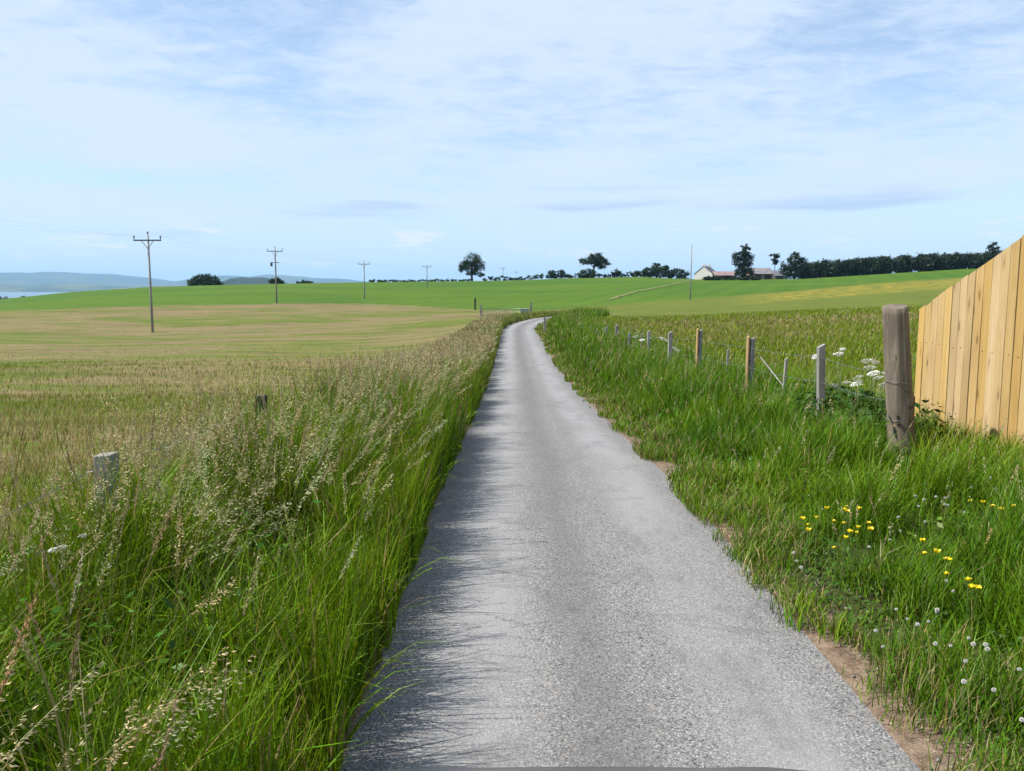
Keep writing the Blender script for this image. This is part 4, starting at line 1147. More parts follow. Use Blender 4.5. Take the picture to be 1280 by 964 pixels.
# ------------------------------------------------------------------ trees
def leaf_cloud(bag, c, r, n, size, colr):
    """leaves in clumps through an ellipsoid's outer volume"""
    c = np.array(c, float); r = np.array(r, float)
    nc = max(6, int(n / 26))
    d = rng.normal(size=(nc, 3)); d /= np.linalg.norm(d, axis=1)[:, None]
    cc = c + d * r * (rng.uniform(0.25, 1.0, (nc, 1)) ** 0.45)
    k = rng.integers(0, nc, n)
    cs = np.min(r) * 0.30 + 0.25
    P = cc[k] + rng.normal(size=(n, 3)) * cs * np.array([0.55, 0.55, 0.42])
    A = rng.normal(size=(n, 3)); A /= np.linalg.norm(A, axis=1)[:, None]
    sh = jit(colr, nc, 0.22)[k] * rng.normal(1, .12, (n, 1)).clip(.6, 1.5)
    sz = size * rng.uniform(0.6, 1.35, n)
    V, F, C = diamonds(P, A, sz, sz * 0.62, np.clip(sh, 0.003, 1))
    bag.add(V, F, C)
def tree(name, label, px, ybase, D, blobs, n=1700, size=0.30, colr=(0.036, 0.066, 0.018), trunk=None, cat='tree', group=None, limbs=True, x=None):
    s = D / FPX
    x = x_at(D, px, ybase) if x is None else x
    zb = gz(x, D)
    dz = z_at(D, ybase) - zb                     # where the photo's base row sits above this ground
    t = empty(name, (x, D, zb)); tag(t, label, cat, group)
    bag = Bag(); tot = sum(b[2] * b[3] for b in blobs)
    for (bx, by, rx, ry) in blobs:
        leaf_cloud(bag, (bx * s, random.uniform(-.2, .2) * rx * s, by * s + dz), (rx * s, rx * s * 0.9, ry * s), int(1.7 * n * rx * ry / tot) + 20, size, colr)
    if trunk is not None:
        tx, tr, th = trunk                       # px offset at top, radius m, height px
        bm = bmesh.new()
        tube(bm, [(0, 0, -0.6), (tx * s * .3, 0, (th * s + dz) * .45), (tx * s, 0, th * s + dz)], [tr * 1.35, tr, tr * .6], 9)
        if limbs:
            for (bx, by, rx, ry) in blobs:
                p0_ = Vector((tx * s * .5, 0, (th * s + dz) * .72))
                tube(bm, [p0_, p0_.lerp(Vector((bx * s, 0, by * s + dz)), .55) + Vector((0, random.uniform(-.3, .3), .1)), Vector((bx * s, random.uniform(-.5, .5), by * s + dz))], [tr * .5, tr * .33, tr * .12], 6)
        bm_obj('trunk', fix(bm), MAT['bark'], t, True)
    bag.build('crown', MAT['leaf'], t)
    return t
DK = (0.030, 0.058, 0.017); PN = (0.020, 0.040, 0.016)
tree('lone_tree', 'lone tall oval tree with bare lower trunk on the green skyline', 590, 352, 332, [(1, 27, 9, 8), (-8, 19, 8, 6), (8, 20, 8, 8), (0, 17, 9, 6), (-13, 15, 4.5, 4.5), (11, 8.5, 6.5, 2.6), (-3, 10, 6, 3), (5, 11, 5, 3)], 2600, 0.27, DK, (-1, .38, 20))
tree('spreading_tree', 'flat topped spreading tree leaning over a bush on the skyline', 741, 347, 330, [(3, 22, 13, 7), (-7, 20, 10, 4), (12, 17, 9, 6), (4, 26, 8, 4), (8, 14, 6, 3)], 2600, 0.27, DK, (2, .42, 17))
tree('round_bush', 'dense round bush under the flat topped spreading tree', 733, 347, 326, [(0, 5, 9, 5.5), (6, 4, 8, 4), (-4, 3, 7, 3.5)], 1000, 0.27, DK, None, 'bush')
tree('small_tree', 'twin low wind swept trees in the hedge left of the spreading tree', 695, 348, 332, [(-6, 5.5, 5, 4.5), (-3, 3, 6, 3), (6, 5.5, 6, 4.2), (10, 3.5, 5, 3), (8, 8, 3, 2)], 1100, 0.25, DK, (0, .2, 5))
tree('scrub_bush', 'small scrubby bush with bare twigs right of the spreading tree', 772, 346, 330, [(0, 5, 5, 3.5), (3, 3, 6, 3), (-4, 3, 4, 3)], 500, 0.25, DK, (-2, .12, 12), 'bush')
tree('copse_tree', 'broad low tree of the copse left of the white farmhouse', 812, 346, 330, [(0, 6, 11, 5), (-10, 4, 8, 4), (-18, 3, 7, 3)], 1300, 0.28, DK, (0, .2, 4))
tree('copse_tree', 'taller rounded tree of the copse left of the white farmhouse', 821, 346, 332, [(0, 10, 7, 6), (8, 9, 6, 5), (4, 5, 12, 5)], 1500, 0.28, DK, (0, .25, 6))
tree('copse_tree', 'small end tree of the copse touching the white farmhouse', 846, 347, 332, [(0, 6, 8, 4.5), (9, 5, 6, 4), (-8, 4, 7, 4)], 1000, 0.28, DK, (0, .2, 4))
tree('tall_pine', 'tall dark ragged topped pine standing between the two barns', 928, 350, 284, [(2, 41, 5.5, 2.2), (5, 38.5, 7, 1.6), (0, 35, 5, 3), (3, 32, 8, 3.5), (-7, 28, 8, 5), (7, 27, 7, 5.5), (-2, 22, 10, 6), (4, 15, 9, 7), (-3, 9, 7, 6), (6, 8, 8, 6), (0, 3, 11, 3)], 3400, 0.25, PN, (2, .32, 40))
tree('lollipop_pine', 'small pine with a bare stem and tuft head above the barn roof', 968, 349, 300, [(0, 24, 3.8, 5), (-2.5, 29, 3.5, 2), (2.5, 28.5, 3, 2.4), (0, 19.5, 2, 2.5)], 650, 0.22, PN, (0, .14, 20), limbs=False)
tree('broad_tree', 'dark broad round tree at the farm end of the wood', 993, 350, 292, [(0, 25, 9, 7), (-7, 18, 9, 9), (8, 19, 9, 8), (0, 30, 4, 4), (0, 9, 14, 8), (12, 9, 8, 8), (-12, 8, 8, 7)], 3200, 0.27, PN, (0, .4, 16))
tree('round_tree', 'wide low domed tree alone on the crest above the sea', 256, 361, 306, [(0, 12, 11, 6.5), (-9, 9.5, 8, 6), (9, 10, 9, 6.5), (-15, 5.5, 6, 4.5), (15, 5.5, 6, 5), (0, 5, 17, 4)], 3000, 0.27, DK, (0, .5, 8))
tree('round_bush', 'small dark bush behind the pole with two crossarms', 344, 355.5, 306, [(0, 4, 7, 4), (4, 3, 6, 3)], 700, 0.26, DK, None, 'bush')
tree('low_bush', 'low flat bush on the crest right of the wooded hill', 379, 355, 308, [(0, 1.5, 10, 2), (7, 1, 8, 1.6)], 500, 0.26, DK, None, 'bush')
tree('shore_bush', 'dark bush half hidden below the crest by the sea', 4, 380, 345, [(0, 4, 7, 4.5), (-8, 4, 8, 5), (9, 3.5, 4, 3.5)], 900, 0.28, DK, None, 'bush')
tree('shore_bush', 'low bush just breaking the crest by the sea', 30, 377, 345, [(0, 3, 6, 3), (8, 2, 6, 2.5)], 500, 0.28, DK, None, 'bush')
# the dark wood on the right-hand skyline reads as one mass
bag = Bag(); tb = bmesh.new()
for i in range(210):
    t = random.random(); px = 1002 + 300 * t
    D = random.uniform(298, 322)
    x = x_at(D, px); zb = gz(x, D); s = D / FPX
    ytop_ = np.interp(px, [1002, 1030, 1060, 1100, 1140, 1180, 1215, 1245, 1300], [330, 328, 325.5, 323, 320, 318.5, 318.5, 316, 312]) + random.uniform(-1.8, 2.2)
    H = max(z_at(D, ytop_) - zb, 3.0)
    rx = random.uniform(1.6, 2.8)
    leaf_cloud(bag, (x, D, zb + H - rx * 0.8), (rx, rx, rx * .9), 300, 0.30, PN if i % 3 else DK)
    leaf_cloud(bag, (x, D, zb + H * 0.42), (rx * 1.05, rx, H * .40), 360, 0.42, PN)
    tube(tb, [(x, D, zb - .5), (x, D, zb + H * .7)], [.22, .1], 6)
bm_obj('woodland_trunk', fix(tb), MAT['bark'])
tag(bpy.data.objects['woodland_trunk'], 'trunks inside the long dark wood on the right skyline', 'woodland', kind='stuff')
tag(bag.build('woodland', MAT['leaf']), 'long dark wood along the right skyline behind the pasture', 'woodland', kind='stuff')
tree('skyline_conifer', 'single conifer poking above the dark wood beside the board fence', 1240, 333, 300, [(0, 26, 4, 3), (-3, 22, 5, 3), (3, 21, 5, 3), (0, 16, 7, 5), (0, 9, 7, 6)], 1000, 0.26, PN, (0, .25, 24))

def hedge(name, label, pts, h, n, wob=0.35):
    bag = Bag()
    pts = [Vector((x_at(D, px), D, 0)) for px, D in pts]
    o0 = pts[0].copy(); o0.z = gz(o0.x, o0.y)
    tot = sum((b_ - a).length for a, b_ in zip(pts[:-1], pts[1:]))
    for a, b_ in zip(pts[:-1], pts[1:]):
        m = int((b_ - a).length / 1.3)
        for k in range(m):
            p = a.lerp(b_, (k + random.random()) / m)
            hh = h * random.uniform(1 - wob, 1 + wob)
            if random.random() < 0.06: hh *= 1.6
            leaf_cloud(bag, (p.x - o0.x, p.y - o0.y, gz(p.x, p.y) - o0.z + hh * .5), (1.0, .7, hh * .5), int(n / tot * 1.3) + 12, .22, DK)
    t = empty(name, o0); tag(t, label, 'hedge')
    bag.build('foliage', MAT['leaf'], t)
    return t
hedge('hedge', 'long dark field hedge along the skyline from lone tree to copse', [(604, 334), (660, 335), (730, 335), (800, 334), (862, 330)], 1.5, 9000)
hedge('hedge', 'thin low hedge on the skyline left of the lone tree', [(460, 316), (545, 330), (592, 334)], 0.7, 3000)
hedge('hedge', 'short clipped dark hedge before the white farmhouse and barn', [(879, 280), (897, 280), (916, 279)], 1.15, 2200, .2)
hedge('hedge', 'short dark hedge at the foot of the tall pine', [(925, 277), (950, 277)], 1.0, 1500, .2)

# ------------------------------------------------------------------ farm
def gable_house(name, label, x, y, rz, L, Wd, eave, ridge, wmat, rmat, over=0.25, openings=(), chim=(), cat='building', base=None):
    """long axis along local y, gable faces -y"""
    zb = gz(x, y) if base is None else base
    t = empty(name, (x, y, zb), rz); tag(t, label, cat)
    bm = bmesh.new()
    prof = [(-Wd / 2, -1.2), (Wd / 2, -1.2), (Wd / 2, eave), (0, ridge), (-Wd / 2, eave)]
    a = [bm.verts.new((p[0], 0, p[1])) for p in prof]; b_ = [bm.verts.new((p[0], L, p[1])) for p in prof]
    bm.faces.new(a); bm.faces.new(b_[::-1])
    for k in range(5): bm.faces.new((a[k], b_[k], b_[(k + 1) % 5], a[(k + 1) % 5]))
    bm_obj('wall', fix(bm), wmat, t)
    sl = (ridge - eave) / (Wd / 2)
    for sg in (-1, 1):
        bm = bmesh.new(); th = .14
        e = Wd / 2 + over
        q = [(0, ridge + .03), (sg * e, ridge - sl * e + .03), (sg * e, ridge - sl * e + .03 + th), (0, ridge + .03 + th)]
        if sg > 0: q[0] = (0.004, q[0][1]); q[3] = (0.004, q[3][1])
        a = [bm.verts.new((p[0], -over * .5, p[1])) for p in q]; b_ = [bm.verts.new((p[0], L + over * .5, p[1])) for p in q]
        bm.faces.new(a); bm.faces.new(b_[::-1])
        for k in range(4): bm.faces.new((a[k], b_[k], b_[(k + 1) % 4], a[(k + 1) % 4]))
        r = bm_obj('roof', fix(bm), rmat, t)
    for (cy_, cw, chh) in chim:
        bm = bmesh.new(); box(bm, -cw / 2, cw / 2, cy_ - cw * .35, cy_ + cw * .35, ridge - .5, ridge + chh, .03); c = bm_obj('chimney', bm, wmat, t)
        bm = bmesh.new(); tube(bm, [(0, cy_, ridge + chh), (0, cy_, ridge + chh + .35)], .14, 8); bm_obj('chimney_pot', fix(bm), MAT['pantile'], c, True)
    for (nm, face, u0, u1, z0, z1, m) in openings:
        bm = bmesh.new()
        if face == 'g': box(bm, u0, u1, -.03, .05, z0, z1)
        elif face == 'r': box(bm, Wd / 2 - .05, Wd / 2 + .03, u0, u1, z0, z1)
        else: box(bm, -Wd / 2 - .03, -Wd / 2 + .05, u0, u1, z0, z1)
        op = bm_obj(nm, bm, m, t)
        if nm == 'window':
            bm = bmesh.new()
            if face == 'g': box(bm, u0 - .08, u1 + .08, -.08, .05, z0 - .12, z0)
            elif face == 'r': box(bm, Wd / 2 - .05, Wd / 2 + .08, u0 - .08, u1 + .08, z0 - .12, z0)
            else: box(bm, -Wd / 2 - .08, -Wd / 2 + .05, u0 - .08, u1 + .08, z0 - .12, z0)
            bm_obj('sill', bm, wmat, op)
    return t
D = 290
xh = x_at(D, 879); zb = gz(xh, D)
gable_house('farmhouse', 'white harled farmhouse, gable end on, beside the low barns', xh, D, R(-24), 11, 6.2, z_at(D, 342.5) - zb, z_at(D, 332.8) - zb, MAT['harl'], MAT['slate'],
            chim=((.5, .9, .7), (10.2, .9, .7)), openings=(('window', 'l', 2, 3, 1.0, 2.2, MAT['glass']), ('window', 'l', 7.5, 8.5, 1.0, 2.2, MAT['glass']), ('window', 'r', 7, 8, 1.0, 2.2, MAT['glass'])), cat='house')
def barn(name, label, px0, px1, D, yr, ye, wmat, rmat, ops, depth=7):
    x0, x1 = x_at(D, px0), x_at(D, px1)
    zb = gz((x0 + x1) / 2, D)
    L = x1 - x0
    return gable_house(name, label, x1, D + depth / 2, R(90), L, depth, z_at(D, ye) - zb, z_at(D, yr) - zb, wmat, rmat, openings=ops, cat='barn', base=zb)
barn('stone_barn', 'low stone barn with faded pink roof beside the white farmhouse', 892.5, 921, 289, 339.6, 344.6, MAT['stone'], MAT['pantile'], (('doorway', 'l', 2.2, 3.6, 0.0, 1.6, MAT['opening']), ('window', 'l', 5.2, 6.0, .6, 1.5, MAT['glass'])))
barn('long_barn', 'long barn with purple grey roof right of the tall pine', 938, 967, 291, 335.3, 342.6, MAT['stone'], MAT['sheet'], (('doorway', 'l', 1.0, 3.2, 0, 1.8, MAT['opening']), ('doorway', 'l', 4.3, 6.6, 0, 1.8, MAT['opening'])), 9)
barn('lean_barn', 'lower dark barn end joined on towards the broad tree', 967.3, 981, 290, 338.6, 345.0, MAT['stone'], MAT['slate'], (('doorway', 'l', .6, 3.0, 0, 1.3, MAT['opening']),), 8)

# ------------------------------------------------------------------ wild flowers
def join_meshes(name, bags, mat, parent, loc=None): return bm_obj(name, bags, mat, parent, loc=loc)
def buttercup_meshes():
    st_ = bmesh.new(); tube(st_, [(0, 0, 0), (.01, .004, .12), (.004, 0, .25)], [.0016, .0014, .0011], 5)
    fl = bmesh.new()
    for k in range(5):
        a = 2 * math.pi * k / 5
        ca, sa = math.cos(a), math.sin(a)
        pts = [(0.001, 0, 0), (.008, -.0078, .005), (.012, -.006, .013), (.0125, 0, .0155), (.012, .006, .013), (.008, .0078, .005)]
        vs = [fl.verts.new((p[0] * ca - p[1] * sa + .004, p[0] * sa + p[1] * ca, p[2] + .25)) for p in pts]
        fl.faces.new(vs)
    bmesh.ops.create_icosphere(fl, subdivisions=1, radius=.0042, matrix=Matrix.Translation((.004, 0, .253)))
    return st_, fl
def clover_meshes():
    st_ = bmesh.new(); tube(st_, [(0, 0, 0), (.004, .002, .10), (0, 0, .17)], [.0014, .0012, .001], 5)
    fl = bmesh.new()
    for k in range(70):                          # florets standing out of a ball
        z = 1 - 1.6 * (k + .5) / 70; r = math.sqrt(max(0, 1 - z * z)); a = k * 2.39996
        d = Vector((r * math.cos(a), r * math.sin(a), z))
        s = d.cross(Vector((0, 0, 1)) if abs(d.z) < .9 else Vector((1, 0, 0))).normalized(); q = d.cross(s)
        o = Vector((0, 0, .172))
        b0 = o + d * .0035
        tip_ = o + d * random.uniform(.0105, .0125)
        for w_ in (s, q):
            fl.faces.new([fl.verts.new(b0 - w_ * .0012), fl.verts.new(tip_ - w_ * .0026), fl.verts.new(tip_ + w_ * .0026), fl.verts.new(b0 + w_ * .0012)])
    return st_, fl
def to_mesh(bm, name, mat):
    me = bpy.data.meshes.new(name); bm.to_mesh(me); bm.free(); me.materials.append(mat); return me
s_, f_ = buttercup_meshes(); BS, BF = to_mesh(s_, 'stem', MAT['stem']), to_mesh(f_, 'flower_head', MAT['petal_y'])
s_, f_ = clover_meshes(); CS, CF = to_mesh(s_, 'stem', MAT['stem']), to_mesh(f_, 'flower_head', MAT['petal_w'])
def ground_hit(px, py, h):
    """where the sight line stands h above the ground"""
    d = ray(px, py); lo = 0.5
    for D in np.arange(0.8, 60, 0.02):
        x = d[0] / d[1] * D; z = CAMH + d[2] / d[1] * D
        if z <= gz(x, D) + h: return x, D
    return x, D
def flower(name, label, cat, group, px, py, h, SM, FM, base_h, scale=1.0):
    x, D = ground_hit(px, py, h)
    t = empty(name, (x, D, gz(x, D)), random.uniform(0, 6.28)); t.scale = (scale, scale, h / base_h)
    t.rotation_euler = (random.uniform(-.2, .2), random.uniform(-.2, .2), random.uniform(0, 6.28))
    tag(t, label, cat, group)
    for nm, me in (('stem', SM), ('flower_head', FM)):
        o = bpy.data.objects.new(nm, me); link(o, t)
        if nm == 'flower_head':                  # heads keep their own shape while stems stretch
            zs = scale / (h / base_h); o.scale = (1, 1, zs); o.location.z = base_h * (1 - zs)
YB = [(1005, 648), (1022, 652), (1040, 640), (1043, 638), (1054, 642), (1057, 638), (1067, 637), (1074, 638), (1037, 651), (1052, 659), (1072, 652), (1054, 665), (1077, 662), (1074, 664), (1080, 660), (1046, 690), (1006, 659), (1006, 666), (1050, 672)]
YC = [(1160, 694), (1163, 697), (1157, 691), (1173, 678), (1168, 693)]
YD = [(1214, 729), (1218, 731), (1211, 730), (1178, 722)]
YE = [(1224, 630), (1230, 635), (1237, 636), (1232, 632), (1259, 632)]
for P_, lab in ((YB, 'yellow buttercup in the big clump beside the lane'), (YC, 'yellow buttercup in the small cluster amid the right verge'), (YD, 'yellow buttercup of the few low in the right verge below the cluster'), (YE, 'yellow buttercup near the foot of the board fence')):
    for (px, py) in P_: flower('buttercup', lab, 'flower', 'buttercups in the right verge', px, py, random.uniform(.30, .38), BS, BF, .25, random.uniform(.75, 1.25))
CA = [(1156, 633), (1162, 626), (1165, 622), (1170, 628), (1175, 630), (1180, 625), (1182, 631), (1192, 638), (1203, 620), (1216, 610), (1229, 595), (1243, 609), (1230, 599), (1256, 579), (1262, 604), (1272, 611), (1266, 577), (1150, 622)]
CB = [(1158, 653), (1140, 672), (1119, 678), (1193, 727), (1201, 743), (1087, 687), (1117, 648), (1132, 660)]
CC_ = [(1113, 765), (1146, 772), (1155, 760), (1140, 783), (1157, 762), (1096, 792), (1122, 776), (1186, 805), (1102, 809)]
CD = [(998, 693), (995, 711), (1000, 698), (1088, 556), (1016, 634)]
CE = [(1215, 796), (1238, 810), (1218, 827), (1240, 818), (1235, 808), (1230, 857), (1192, 806), (1272, 842), (1204, 857), (1274, 902)]
for P_, lab in ((CA, 'white clover head in the drift below the board fence'), (CB, 'white clover head among the buttercups of the right verge'), (CC_, 'white clover head close to the earthy lane edge'), (CD, 'white clover head beside the big buttercup clump'), (CE, 'white clover head in the longest grass of the right verge')):
    for (px, py) in P_: flower('clover', lab, 'flower', 'white clover in the right verge', px, py, random.uniform(.19, .28), CS, CF, .17, random.uniform(.45, .80))

def umbel_mesh(rad, n=46):
    bm = bmesh.new()
    for k in range(n):
        r = rad * math.sqrt((k + .5) / n); a = k * 2.39996
        z = -0.35 * r * r / rad + random.uniform(-.002, .002)
        q = rad * random.uniform(.09, .14)
        c = Vector((r * math.cos(a), r * math.sin(a), z))
        vs = [bm.verts.new(c + Vector((math.cos(b_) * q, math.sin(b_) * q, random.uniform(-.002, .003)))) for b_ in np.linspace(0, 2 * math.pi, 6)[:-1]]
        bm.faces.new(vs)
        if k % 3 == 0:
            p = Vector((0, 0, -rad * .75))
            tube(bm, [p, c - Vector((0, 0, .002))], .0012, 3, False)
    return bm
UM = [to_mesh(umbel_mesh(r), 'umbel', MAT['petal_w']) for r in (.062, .05, .04)]
def hogweed_leaf():
    bm = bmesh.new()
    for (ox, oy, L, a0) in ((0, 0, .16, 0), (.02, .01, .12, .9), (.02, -.01, .12, -.9), (.05, 0, .10, .45), (.05, 0, .10, -.45)):
        pts = [(0, 0), (.25, .16), (.45, .30), (.55, .20), (.75, .24), (1, 0), (.75, -.24), (.55, -.20), (.45, -.30), (.25, -.16)]
        vs = [bm.verts.new((ox + (p[0] * math.cos(a0) - p[1] * math.sin(a0)) * L, oy + (p[0] * math.sin(a0) + p[1] * math.cos(a0)) * L, -.25 * L * p[0] ** 2 + .02)) for p in pts]
        bm.faces.new(vs)
    return bm
HL = to_mesh(hogweed_leaf(), 'leaf', MAT['plant_leaf'])
def umbel_plant(heads, D, label, sc=1.0, group=None, leaves=6):
    """heads given as photo points at depth D"""
    P3 = [Vector((ray(px, py)[0] / ray(px, py)[1] * D, D + random.uniform(-.12, .12), z_at(D, py))) for px, py in heads]
    x = sum(p.x for p in P3) / len(P3) + .02; zb = gz(x, D)
    t = empty('hogweed', (x, D, zb)); tag(t, label, 'plant', group)
    o = Vector((x, D, zb))
    for p in P3:
        q = p - o
        bm = bmesh.new(); tube(bm, [(0, 0, -.05), (q.x * .25, q.y * .3, q.z * .45), tuple(q - Vector((0, 0, .03)))], [.007, .0055, .003], 6); bm_obj('stem', fix(bm), MAT['stem'], t, True)
        u = bpy.data.objects.new('umbel', random.choice(UM)); link(u, t); u.location = q; u.scale = (sc * 1.08,) * 3
        u.rotation_euler = (random.uniform(-.3, .3), random.uniform(-.3, .3), random.uniform(0, 6))
    for k in range(leaves):
        l = bpy.data.objects.new('leaf', HL); link(l, t)
        l.location = (0, 0, random.uniform(.08, .42)); l.rotation_euler = (random.uniform(-.3, .3), random.uniform(-.2, .5), k * 1.1 + random.uniform(-.3, .3)); l.scale = (1.15,) * 3
umbel_plant([(1079, 448), (1098, 451), (1084, 456), (1107, 466)], 9.0, 'white flowered hogweed with the highest heads, tight beside the log post')
umbel_plant([(1069, 472), (1076, 469), (1064, 478), (1073, 479)], 8.8, 'white flowered hogweed, dense mid cluster between stake and log post')
umbel_plant([(1096, 470), (1098, 477), (1088, 464)], 8.6, 'white flowered hogweed low against the log post')
umbel_plant([(1050, 481), (1046, 440), (1052, 435)], 9.5, 'white flowered hogweed close beside the first grey stake')
umbel_plant([(1016, 443), (1022, 447)], 10.2, 'white flowered hogweed on the far side of the first grey stake', .8)
umbel_plant([(843, 434), (846, 437), (835, 424), (829, 422)], 19.5, 'white flowered hogweed round the tall far stake', 1.5)
umbel_plant([(812, 422), (802, 424), (795, 420)], 22.0, 'white flowered hogweed hiding the far thin stakes', 1.4)
umbel_plant([(733, 419), (731, 421)], 36.0, 'lone distant white flowered hogweed beside the fence', 1.6, leaves=3)
umbel_plant([(77, 682), (86, 678), (66, 686)], 3.1, 'small white flowered umbel plant in the tall grass under the barbed fence', .32, leaves=4)

# two dry straws lying on the earthy lane edge
for (x, y, a, L) in ((1.56, 2.62, 2.2, .055), (1.60, 2.75, 2.5, .10)):
    bm = bmesh.new(); tube(bm, [(-L / 2, 0, 0), (0, .004, .003), (L / 2, 0, 0)], .0016, 5)
    o = bm_obj('dry_straw', fix(bm), MAT['straw'], None, True, (x, y, gz(x, y) + .004), (0, 0, a))
    tag(o, 'dry pale straw lying on the bare earth at the lane edge', 'straw', 'fallen straws on the lane edge')
# looping bramble shoot in front of the log post
bm = bmesh.new()
pts = []
for (px, py, D) in ((1000, 567, 7.6), (1020, 558, 7.55), (1045, 556, 7.5), (1065, 563, 7.4), (1080, 577, 7.3), (1095, 583, 7.2)):
    d = ray(px, py); pts.append((d[0] / d[1] * D, D, CAMH + d[2] / d[1] * D))
o0 = Vector((pts[0][0], pts[0][1], gz(pts[0][0], pts[0][1])))
tube(bm, [Vector((pts[0][0] - .05, pts[0][1], o0.z)) - o0] + [Vector(p) - o0 for p in pts], [.006, .0055, .005, .0045, .004, .0035, .003], 6)
o = bm_obj('bramble_shoot', fix(bm), MAT['straw'], None, True, o0); tag(o, 'pale arching dead shoot looping over grass before the log post', 'shoot')

# ------------------------------------------------------------------ the car the view is taken from (only its bonnet edge shows)
def car_paint():
    b = NB('car_paint')
    n = b.noise(b.tc.outputs['Object'], 260, 2, 0.5)
    c = b.mix(n, (0.055, 0.06, 0.068), (0.085, 0.092, 0.102))
    dust = b.noise(b.tc.outputs['Object'], 9, 5, 0.6)
    c = b.mix(b.rng(dust, 0.4, 0.75, 0, .35), c, (0.16, 0.15, 0.135))
    p = b.principled(c, b.rng(dust, .3, .7, .28, .5), 0.55, spec=.5)
    p.inputs['Coat Weight'].default_value = 0.5; p.inputs['Coat Roughness'].default_value = 0.15
    return b.m
MAT['paint'] = car_paint()
MAT['rubber'] = plain('tyre', (0.02, 0.02, 0.021), 0.85)
MAT['alloy'] = plain('alloy', (0.4, 0.41, 0.42), 0.35, .8)
MAT['black'] = plain('black_trim', (0.018, 0.018, 0.02), 0.55)
MAT['lamp'] = plain('lamp_lens', (0.55, 0.57, 0.6), 0.12, .2)
MAT['redlamp'] = plain('rear_lens', (0.35, 0.02, 0.02), 0.2)
XC = 0.14
def bonnet_z(y, x):                              # height of the bonnet skin
    zc = np.interp(y, [0.50, 0.75, 1.0, 1.2, 1.32, 1.40, 1.45], [0.935, 0.915, 0.870, 0.815, 0.765, 0.70, 0.60])
    return zc - 0.075 * x * x - 0.020 * max(0, abs(x) - 0.42) ** 1.0 * 3 + 0.006 * math.exp(-((abs(x) - .30) / .07) ** 2)
# slide the whole car so that its bonnet just meets the foot of the view
best = max((bonnet_z(y, 0) - CAMH) / y for y in np.linspace(.6, 1.45, 60))
d = ray(700, 955.5); want = d[2] / d[1]
DY = 0.0
for dy in np.linspace(-.3, .4, 141):
    if max((bonnet_z(y, 0.0) - CAMH) / (y + dy) for y in np.linspace(.6, 1.45, 60)) <= want: DY = dy
car = empty('car', (XC, DY, 0)); tag(car, 'dark grey car on the lane, only its bonnet edge in view', 'car')
HW = 0.84
def skin(name, prof, ys, mat, par, thick=None):
    """loft of left-right symmetric sections: prof(y) -> list of (x, z) from centre outwards"""
    bm = bmesh.new(); rings = []
    for y in ys:
        p = prof(y)
        full = [(-x, z) for x, z in p[::-1]] + [q for q in p if q[0] > 0]
        if p[0][0] > 0: full = [(-x, z) for x, z in p[::-1]] + list(p)
        rings.append([bm.verts.new((x, y, z)) for x, z in full])
    for i in range(len(rings) - 1):
        for k in range(len(rings[0]) - 1):
            bm.faces.new((rings[i][k], rings[i][k + 1], rings[i + 1][k + 1], rings[i + 1][k]))
    return bm_obj(name, fix(bm), mat, par, True)
skin('bonnet', lambda y: [(x, bonnet_z(y, x)) for x in (0, .1, .2, .26, .30, .34, .42, .5, .58, .64)], np.linspace(.5, 1.45, 20), MAT['paint'], car)
def side_prof(y):
    hw = HW * np.interp(y, [-2.45, -2.2, -1, .6, 1.2, 1.5], [.90, .97, 1, 1, .96, .86])
    zt = bonnet_z(max(y, .5), .64) - .01 if y > .5 else np.interp(y, [-2.45, -2.2, .5], [.80, .93, bonnet_z(.5, .64) - .01])
    wheel = 0.0
    for wy in (0.80, -1.72):
        if abs(y - wy) < .37: wheel = max(wheel, math.sqrt(.37 ** 2 - (y - wy) ** 2))
    zb = max(.20, .30 + wheel) if wheel > 0 else .20
    return [(hw - .20, zt), (hw - .08, zt - .03), (hw - .01, zt - .12), (hw, zt * .5 + zb * .5), (hw - .02, zb), (hw - .18, zb)]
for sg in (-1, 1):
    bm = bmesh.new(); rings = []
    for y in np.linspace(-2.45, 1.48, 80):
        rings.append([bm.verts.new((sg * x, y, z)) for x, z in side_prof(y)])
    for i in range(len(rings) - 1):
        for k in range(5): bm.faces.new((rings[i][k], rings[i][k + 1], rings[i + 1][k + 1], rings[i + 1][k]))
    bm_obj('side_panel', fix(bm), MAT['paint'], car, True)
bm = bmesh.new(); box(bm, -.70, .70, 1.36, 1.52, .20, .60, .05); bm_obj('front_bumper', bm, MAT['paint'], car, True)
bm = bmesh.new(); box(bm, -.40, .40, 1.50, 1.535, .36, .54, .01); bm_obj('grille', bm, MAT['black'], car)
bm = bmesh.new(); box(bm, -.72, .72, -2.52, -2.30, .22, .85, .05); bm_obj('rear_bumper', bm, MAT['paint'], car, True)
bm = bmesh.new(); box(bm, -.62, .62, -2.3, 1.36, .17, .27, .02); bm_obj('floor_pan', bm, MAT['black'], car)
for sg in (-1, 1):
    bm = bmesh.new(); box(bm, sg * .55 - .13, sg * .55 + .13, 1.40, 1.50, .50, .635, .03); bm_obj('headlight', bm, MAT['lamp'], car, True)
    bm = bmesh.new(); box(bm, sg * .64 - .09, sg * .64 + .09, -2.50, -2.38, .62, .90, .03); bm_obj('tail_light', bm, MAT['redlamp'], car, True)
zs_ = bonnet_z(.5, .6)
def pane(name, q, mat):
    bm = bmesh.new(); bm.faces.new([bm.verts.new(p) for p in q]); 
    r = bmesh.ops.extrude_face_region(bm, geom=bm.faces[:])
    bmesh.ops.translate(bm, verts=[v for v in r['geom'] if isinstance(v, bmesh.types.BMVert)], vec=(0, 0, .012))
    return bm_obj(name, fix(bm), mat, car)
RZ = 1.37
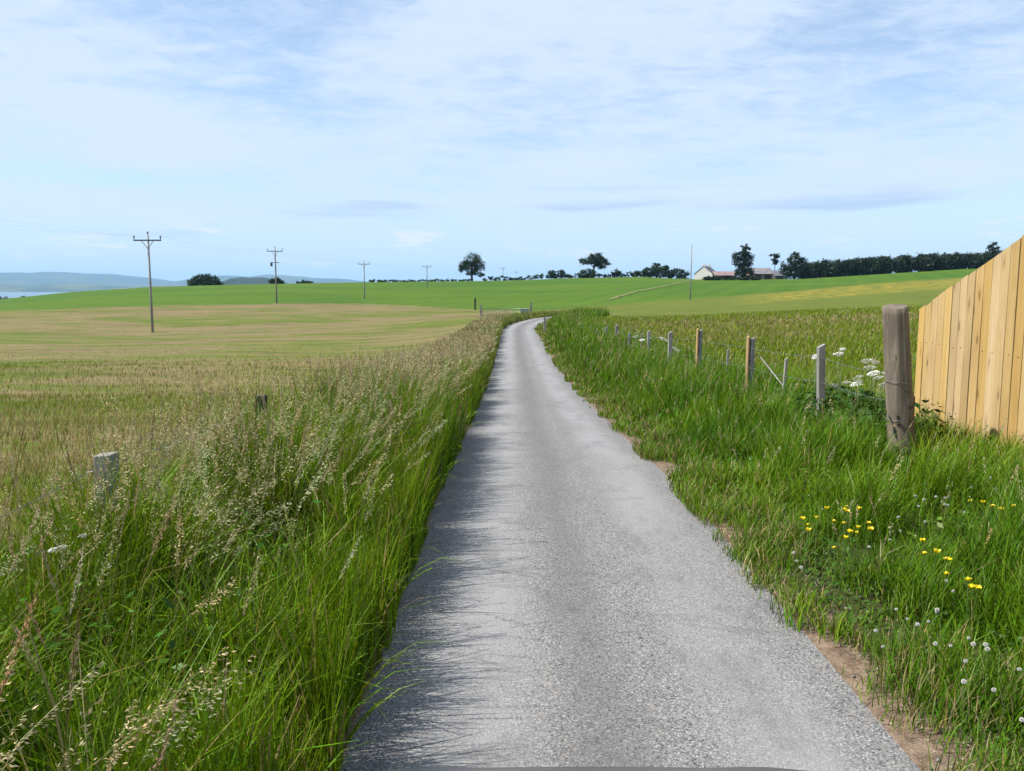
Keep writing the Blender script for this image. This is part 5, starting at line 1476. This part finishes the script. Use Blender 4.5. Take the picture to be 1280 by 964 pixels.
pane('windscreen', [(-.64, .52, .93), (.64, .52, .93), (.53, -.28, RZ - .02), (-.53, -.28, RZ - .02)], MAT['glass'])
pane('rear_window', [(-.52, -1.75, RZ - .02), (.52, -1.75, RZ - .02), (.60, -2.30, .94), (-.60, -2.30, .94)], MAT['glass'])
skin('roof', lambda y: [(0, RZ + .03 * (1 - ((y + 1.0) / .8) ** 2)), (.3, RZ + .022 * (1 - ((y + 1.0) / .8) ** 2)), (.5, RZ - .005), (.56, RZ - .035)], np.linspace(-1.78, -.26, 12), MAT['paint'], car)
for sg in (-1, 1):
    pane('side_window', [(sg * .655, .42, .935), (sg * .66, -2.15, .935), (sg * .56, -1.75, RZ - .04), (sg * .56, -.26, RZ - .04)], MAT['glass'])
    bm = bmesh.new(); tube(bm, [(sg * .655, .53, .925), (sg * .55, -.28, RZ - .02)], .028, 6); bm_obj('pillar', fix(bm), MAT['paint'], car, True)
    bm = bmesh.new(); box(bm, sg * .83 - .10, sg * .83 + .10, .24, .34, .92, 1.04, .03); bm_obj('door_mirror', bm, MAT['paint'], car, True)
    for yd in (-.05, -.98):
        bm = bmesh.new(); box(bm, sg * (HW + .012) - .012, sg * (HW + .012) + .012, yd - .3, yd - .14, .74, .765, .005); bm_obj('door_handle', bm, MAT['black'], car)
    for wy in (0.80, -1.72):
        wz = float(road_z(wy + DY)) + .31
        wl = empty('wheel', (sg * .73, wy, wz)); wl.parent = car
        bm = bmesh.new()
        for i in range(28):
            pass
        prof = [(.19, -.08), (.27, -.10), (.305, -.085), (.31, 0), (.305, .085), (.27, .10), (.19, .08)]
        rings = [[bm.verts.new((px_, math.cos(a) * r, math.sin(a) * r)) for r, px_ in prof] for a in np.linspace(0, 2 * math.pi, 29)[:-1]]
        for i in range(28):
            for k in range(6): bm.faces.new((rings[i][k], rings[i][k + 1], rings[(i + 1) % 28][k + 1], rings[(i + 1) % 28][k]))
        bm_obj('tyre', fix(bm), MAT['rubber'], wl, True)
        bm = bmesh.new()
        tube(bm, [(-.07, 0, 0), (.07, 0, 0)], .055, 12)
        for k in range(5):
            a = 2 * math.pi * k / 5
            tube(bm, [(sg * .06, math.cos(a) * .04, math.sin(a) * .04), (sg * .07, math.cos(a) * .20, math.sin(a) * .20)], [.03, .024], 6)
        bm_obj('rim', fix(bm), MAT['alloy'], wl, True)

# ------------------------------------------------------------------ sea air
def haze():
    b = NB('haze')
    v = b.N.new('ShaderNodeVolumePrincipled')
    v.inputs['Color'].default_value = HAZE_C; v.inputs['Density'].default_value = HAZE_D; v.inputs['Anisotropy'].default_value = 0.0
    b.L.new(v.outputs[0], b.out.inputs['Volume'])
    bm = bmesh.new(); box(bm, -16000, 16000, -16000, 16000, -70, 245)
    o = bm_obj('haze', bm, b.m); tag(o, 'thin blue sea haze over the firth and far hills', 'haze', kind='stuff')
HAZE_C = (0.38, 0.68, 1.0, 1); HAZE_D = 7e-5
haze()
